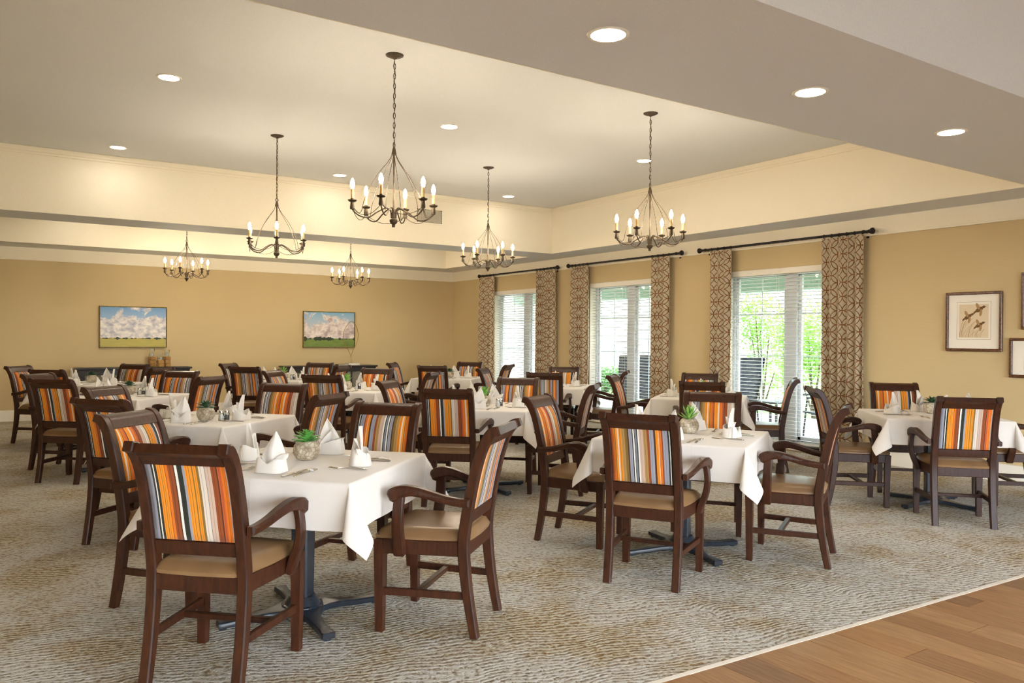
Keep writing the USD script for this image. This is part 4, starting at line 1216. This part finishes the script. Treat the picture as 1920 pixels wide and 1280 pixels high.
# ------------------------------------------------------------------ pictures
def framed(name, label, y0, y1, z0, z1, birds):
    w, h = y1 - y0, z1 - z0
    t = thing(name, label, 'picture', (XW, (y0 + y1) / 2, (z0 + z1) / 2))
    fw = 0.028
    fr = cat_(*[cbox(c, s, 0.006) for c, s in (((-0.016, 0, h / 2 - fw / 2), (0.032, w, fw)), ((-0.016, 0, -h / 2 + fw / 2), (0.032, w, fw)), ((-0.016, -w / 2 + fw / 2, 0), (0.032, fw, h - 2 * fw + 0.01)), ((-0.016, w / 2 - fw / 2, 0), (0.032, fw, h - 2 * fw + 0.01)))])
    obj('frame', fr, 'burl_frame', t)
    mb = obj('mat_board', cbox((-0.010, 0, 0), (0.006, w - 2 * fw + 0.01, h - 2 * fw + 0.01)), 'mat_board', t)
    sh = sbox(-w * 0.30, -h * 0.30, w * 0.30, h * 0.33)
    X = -0.0132

    def lay(shape, off, m, parent, name_):
        g = axes(plate(shape, 0.0004), (2, 0, 1))
        v = np.asarray(g.vertices)
        v[:, 1] *= -1                               # seen from inside the room, right is -y
        g.vertices = v
        g.faces = np.asarray(g.faces)[:, ::-1]
        v[:, 0] = X - off - v[:, 0]
        g.vertices = v
        g.fix_normals()
        return obj(name_, g, m, parent, False)
    lay(sh.boundary.buffer(0.0012), 0.0, 'ink_light', t, 'mat_line')
    lay(sbox(-w * 0.26, -h * 0.27, w * 0.26, h * 0.29), 0.0002, 'print_paper', t, 'print')
    if birds:
        r = random.Random(3)
        grass = []
        for i in range(26):
            x = -w * 0.25 + r.random() ** 1.7 * w * 0.40
            L, b = h * r.uniform(0.10, 0.42) * (1 - (x + w * .25) / (w * 0.55)), r.uniform(0.2, 0.6)
            pts = [(x + b * L * s * s, -h * 0.26 + L * s) for s in np.linspace(0, 1, 8)]
            grass.append(LineString(pts).buffer(0.0009))
        lay(unary_union(grass).intersection(sbox(-w * 0.26, -h * 0.27, w * 0.26, h * 0.29)), 0.0007, 'ink_light', t, 'grass_drawing')
        for bx, bz, s, fl in ((0.10, 0.20, 1.0, 1), (-0.10, 0.08, 0.95, 1), (0.10, -0.06, 0.9, 1)):
            cx, cz, s = bx * w, bz * h, s * 0.042

            def el(x, y, a, b, rot):
                from shapely import affinity
                return affinity.translate(affinity.rotate(affinity.scale(Point(0, 0).buffer(1, 12), a * s, b * s), rot), cx + x * s, cz + y * s)
            body = unary_union([el(0, 0, 1.0, 0.5, 30), el(1.0, 0.62, 0.36, 0.30, 20), Polygon([(cx + 1.25 * s, cz + 0.75 * s), (cx + 1.7 * s, cz + 0.85 * s), (cx + 1.3 * s, cz + 0.55 * s)]), el(-1.0, -0.6, 0.5, 0.22, 40)])
            wing = unary_union([el(-0.35, 0.75, 0.85, 0.36, 115), el(0.35, -0.75, 0.85, 0.32, 80)])
            bd = lay(body, 0.0011, 'ink_brown', t, 'bird_drawing')
            lay(wing, 0.0014, 'ink_light', bd, 'wing')
    else:
        lay(Point(w * 0.03, h * 0.08).buffer(0.018).union(LineString([(w * -.1, -h * 0.2), (w * 0.02, h * 0.06)]).buffer(0.0015)), 0.0007, 'ink_light', t, 'faint_drawing')


framed('framed_print', 'framed sepia print of three flying game birds, nearest the curtain', 3.777, 4.325, 1.266, 1.864, True)
framed('framed_print', 'upper framed print cut off by the right picture edge', 3.02, 3.61, 1.483, 2.030, False)
framed('framed_print', 'lower framed print cut off by the right picture edge', 3.06, 3.712, 1.021, 1.402, False)
for nm, x0, x1, z0, z1, m, lab in (('cloud', 1.592, 2.63, 1.157, 1.85, 'cloud_painting', 'landscape painting of white cumulus over fields, left of the two'), ('thunder', 5.03, 6.069, 1.155, 1.848, 'thunderhead_painting', 'landscape painting of a pink thunderhead over green meadow')):
    t = thing('landscape_painting', lab, 'painting', ((x0 + x1) / 2, YB, z0 + 0.02))
    w, h = x1 - x0, z1 - z0
    obj('canvas', box(-w / 2 + 0.015, w / 2 - 0.015, -0.035, -0.004, -0.004, h - 0.036), m, t)
    fr = cat_(box(-w / 2, w / 2, -0.05, 0, h - 0.032, h - 0.02, 0.003), box(-w / 2, w / 2, -0.05, 0, -0.02, -0.008, 0.003), box(-w / 2, -w / 2 + 0.012, -0.05, 0, -0.02, h - 0.02, 0.003), box(w / 2 - 0.012, w / 2, -0.05, 0, -0.02, h - 0.02, 0.003))
    obj('frame', fr, 'gilt_frame', t)


# ------------------------------------------------------------------ console tables and what stands on them
def console(x0, x1, zt, label):
    t = thing('console_table', label, 'console table', ((x0 + x1) / 2, YB - 0.02 - 0.2, 0))
    L = x1 - x0
    W = 'console_wood'
    obj('top', cat_(cbox((0, 0, zt - 0.014), (L, 0.40, 0.028), 0.006), cbox((0, 0, zt - 0.038), (L - 0.06, 0.37, 0.022), 0.006)), W, t)
    for sx in (-1, 1):
        for sy in (-1, 1):
            obj('leg', trimesh.convex.convex_hull(np.vstack([cbox((sx * (L / 2 - 0.075), sy * 0.14, 0.002), (0.045, 0.045, 0.004)).vertices, cbox((sx * (L / 2 - 0.075), sy * 0.14, zt - 0.05), (0.075, 0.075, 0.004)).vertices])), W, t)
    obj('apron', cat_(cbox((0, -0.15, zt - 0.08), (L - 0.2, 0.02, 0.07), 0.003), cbox((0, 0.15, zt - 0.08), (L - 0.2, 0.02, 0.07), 0.003)), W, t)
    obj('lower_shelf', cbox((0, 0, 0.20), (L - 0.17, 0.34, 0.026), 0.004), W, t)
    n = 4
    for i in range(n):
        pw_ = (L - 0.24) / n
        obj('panel', cbox((-(L - 0.24) / 2 + pw_ * (i + 0.5), -0.12, (0.213 + zt - 0.115) / 2), (pw_ - 0.03, 0.016, zt - 0.115 - 0.213), 0.003), 'console_panel', t)
    for i in range(n + 1):
        obj('divider', cbox((-(L - 0.24) / 2 + (L - 0.24) / n * i, -0.125, (0.213 + zt - 0.115) / 2), (0.03, 0.03, zt - 0.115 - 0.213), 0.003), W, t)
    return zt


ZK1 = console(1.22, 2.97, 0.835, 'black wooden console under the cloud painting')
ZK2 = console(4.57, 6.39, 0.82, 'black wooden console under the thunderhead painting')


def holder(x, y, n, gl, label):
    t = thing('candle_holder', label, 'candle holder', (x, y, ZK1), 20)
    for i in range(n):
        b = cbox((0, 0, 0.03 + i * 0.058), (0.095, 0.095, 0.056), 0.007)
        turn(b, (0, 0, 1), 5 * (-1) ** i)
        obj('wood_block', b, 'block_wood', t)
    z = n * 0.058 + 0.003
    obj('glass_cylinder', lathe([(0, z), (0.043, z), (0.043, z + gl), (0.0405, z + gl), (0.0405, z + 0.006), (0, z + 0.005)], 24), 'clear_glass', t)
    obj('candle', lathe([(0, z + 0.006), (0.024, z + 0.006), (0.024, z + 0.045), (0.004, z + 0.045), (0, z + 0.046)], 16), 'salt', t)


holder(2.36, YB - 0.24, 3, 0.13, 'tallest block candle holder with glass cylinder, left of three')
holder(2.475, YB - 0.33, 2, 0.12, 'shortest block candle holder with glass cylinder, middle of three')
holder(2.60, YB - 0.22, 3, 0.11, 'right block candle holder with glass cylinder on the console')
bk = thing('book', 'white book lying under the wire sculpture', 'book', (5.93, YB - 0.26, ZK2), 6)
obj('cover', cat_(cbox((0, 0, 0.0015), (0.24, 0.17, 0.003)), cbox((0, 0, 0.0385), (0.24, 0.17, 0.003)), cbox((-0.1185, 0, 0.02), (0.003, 0.17, 0.036))), 'book_white', bk)
obj('pages', cbox((0.002, 0, 0.02), (0.228, 0.158, 0.034)), 'mat_board', bk)
sc = thing('wire_sculpture', 'gold wire leaf-shaped loop sculpture on a white book', 'sculpture', (5.90, YB - 0.26, ZK2 + 0.041))
obj('foot', lathe([(0, 0), (0.05, 0), (0.05, 0.008), (0.008, 0.012), (0, 0.012)], 20), 'brass_wire', sc)
lp = spline([(0.0, 0.01), (0.0, 0.13), (-0.05, 0.25), (-0.145, 0.42), (-0.15, 0.60), (-0.07, 0.75), (0.005, 0.80), (0.09, 0.72), (0.145, 0.56), (0.12, 0.38), (0.04, 0.23), (0.005, 0.13)], 6)
obj('loop', tube(np.c_[lp[:, 0], 0.02 * np.sin(lp[:, 1] * 5), lp[:, 1]], 0.0055, 8), 'brass_wire', sc)
st = thing('book', 'thin brown book lying left of the white book', 'book', (5.72, YB - 0.24, ZK2), 0)
obj('cover', cat_(cbox((0, 0, 0.0015), (0.2, 0.15, 0.003)), cbox((0, 0, 0.0205), (0.2, 0.15, 0.003)), cbox((-0.0985, 0, 0.011), (0.003, 0.15, 0.018))), 'dark_trim', st)
obj('pages', cbox((0.002, 0, 0.011), (0.19, 0.14, 0.016)), 'mat_board', st)

# ------------------------------------------------------------------ outside
XO = XW + 0.2
tag(obj('patio', box(XO, 12.2, 0, 19.0, -0.15, -0.02), 'patio_concrete'), 'pale concrete patio outside the windows', None, None, 'structure')
tag(obj('pavement', box(-30, XO, -34, -5.62, -0.15, -0.02), 'pavement_stone'), 'unseen paving outside the lobby, placed to bounce sunlight onto the ceiling', None, None, 'structure')  # out of view, placed to throw sunlight up under the beam
tag(obj('lawn', box(12.2, 60, -30, 60, -0.2, -0.05), 'lawn_green'), 'grass beyond the patio', None, None, 'structure')
tag(obj('porch_roof', cat_(box(XO, 10.55, -1, 15.6, 2.42, 2.55), box(10.4, 10.57, -1, 15.6, 2.14, 2.42, 0.01)), 'porch_paint'), 'pale green porch ceiling outside the windows', None, None, 'structure')
for k, y in enumerate((1.4, 15.3)):
    tag(obj('porch_post', box(10.40, 10.56, y - 0.08, y + 0.08, -0.02, 2.14, 0.01), 'white_vinyl'), 'white porch post by the ' + ('near' if k == 0 else 'far') + ' end of the patio', 'post')
wing = thing('building_wing', 'cream stucco wing of the building seen through the far windows', 'building', (0, 0, 0))
obj('wall', box(XO, 16.4, 17.0, 17.3, -0.1, 4.2), 'stucco', wing)
for x in (13.7,):
    f = obj('window', cat_(box(x, x + 1.2, 16.95, 17.0, 0.7, 0.78), box(x, x + 1.2, 16.95, 17.0, 2.02, 2.1), box(x, x + 0.08, 16.95, 17.0, 0.78, 2.02), box(x + 1.12, x + 1.2, 16.95, 17.0, 0.78, 2.02)), 'white_vinyl', wing)
    obj('pane', box(x + 0.08, x + 1.12, 16.975, 16.985, 0.78, 2.02), 'window_pane', f)


def foliage(blobs, count, size, seed):
    r = np.random.default_rng(seed)
    V, F = [], []
    w = np.array([b[3] * b[4] * b[5] for b in blobs])
    w = w / w.sum()
    pick = r.choice(len(blobs), count, p=w)
    q = np.array([(0, -0.5, 0), (0.32, 0, 0.06), (0, 0.6, 0), (-0.32, 0, 0.06)])
    for k in pick:
        bx = blobs[k]
        d = r.normal(size=3)
        d /= np.linalg.norm(d)
        p = np.array(bx[:3]) + d * np.array(bx[3:6]) * r.uniform(0.45, 1.05)
        R_ = Rot.from_euler('xyz', r.uniform(-1.2, 1.2, 3) * [1, 1, 3]).as_matrix()
        n = len(V)
        V.extend(q * size * r.uniform(0.6, 1.3) @ R_.T + p)
        F += [(n, n + 1, n + 2), (n, n + 2, n + 3)]
    return trimesh.Trimesh(np.array(V), np.array(F), process=False)


SHR = [(12.5, 8.9, 2.2, 0.7, 'shrub_leaf'), (11.9, 10.6, 0.9, 0.55, 'shrub_leaf_dark'), (13.2, 10.6, 2.5, 0.75, 'shrub_leaf'), (13.2, 12.4, 2.3, 0.7, 'shrub_leaf_dark'), (14.2, 9.3, 2.7, 0.75, 'shrub_leaf'), (12.4, 14.4, 0.8, 0.55, 'shrub_leaf_dark'),
       (13.6, 7.6, 2.2, 0.75, 'shrub_leaf'), (15.2, 11.6, 2.6, 0.8, 'shrub_leaf')]
SLAB = ['tall loose shrub behind the lounge chair in the near window', 'low dark shrub at the edge of the patio', 'tall light green shrub at the left of the near window', 'dark bushy shrub in the right half of the middle window', 'tallest pale shrub at the back of the garden', 'low shrub in front of the cream wing', 'pale shrub at the right end of the garden', 'light green shrub far behind the patio']
for k, (x, y, h, rad, m) in enumerate(SHR):
    r = random.Random(k + 3)
    t = thing('garden_shrub', SLAB[k], 'shrub', (x, y, -0.05))
    blobs = [(r.uniform(-.4, .4) * rad, r.uniform(-.4, .4) * rad, h * r.uniform(0.3, 0.85), rad * r.uniform(.4, .7), rad * r.uniform(.4, .7), h * r.uniform(.15, .3)) for _ in range(7)]
    tag(obj('foliage', foliage(blobs, 2200, 0.07, k), m, t, False), None, None, None, 'stuff')
    for b in blobs[:5]:
        obj('stem', tube(spline([(0.05 * r.uniform(-1, 1), 0.05 * r.uniform(-1, 1), 0), (b[0] * .5, b[1] * .5, b[2] * .5), b[:3]], 4), [0.02] * 4 + [0.014] * 4 + [0.008], 6), 'bark', t)

def lounge(t):
    M = 'patio_metal'
    for s in (-1, 1):
        obj('side_frame', tube(spline([(s * 0.29, 0.30, 0.42), (s * 0.29, 0.0, 0.36), (s * 0.29, -0.22, 0.38), (s * 0.29, -0.34, 0.62), (s * 0.29, -0.50, 1.10)], 6), 0.014, 8), M, t)
        obj('armrest', cbox((s * 0.32, 0.0, 0.60), (0.055, 0.50, 0.022), 0.008), M, t)
        obj('leg', tube([(s * 0.31, 0.24, 0.60), (s * 0.31, 0.30, 0.0)], 0.013, 8), M, t)
        obj('leg', tube([(s * 0.31, -0.20, 0.60), (s * 0.31, -0.34, 0.0)], 0.013, 8), M, t)
    c = spline([(0.30, 0.425), (0.0, 0.365), (-0.20, 0.385), (-0.33, 0.62), (-0.50, 1.10)], 6)
    G = np.array([[(x, y, z) for y, z in c] for x in np.linspace(-0.28, 0.28, 5)])
    obj('sling', shell(G, 0.006), 'sling_black', t)
    obj('top_bar', tube([(-0.29, -0.50, 1.10), (0.29, -0.50, 1.10)], 0.014, 8), M, t)
    obj('front_bar', tube([(-0.29, 0.30, 0.42), (0.29, 0.30, 0.42)], 0.012, 8), M, t)


mk = Maker(lounge)
for x, y, rot, lab in ((9.75, 8.45, -20, 'black sling patio chair in the left half of the near window'), (9.7, 6.9, 60, 'black sling patio chair at the right of the near window'), (9.4, 10.3, -35, 'black sling patio chair seen in the middle window')):
    mk('patio_chair', lab, 'patio chair', (x, y, -0.02), rot)
pt = thing('patio_table', 'low black square patio table between the patio chairs', 'table', (9.9, 7.75, -0.02))
obj('tabletop', cbox((0, 0, 0.46), (0.55, 0.55, 0.025), 0.005), 'patio_metal', pt)
for sx in (-1, 1):
    for sy in (-1, 1):
        obj('leg', cbox((sx * 0.24, sy * 0.24, 0.225), (0.03, 0.03, 0.45), 0.003), 'patio_metal', pt)
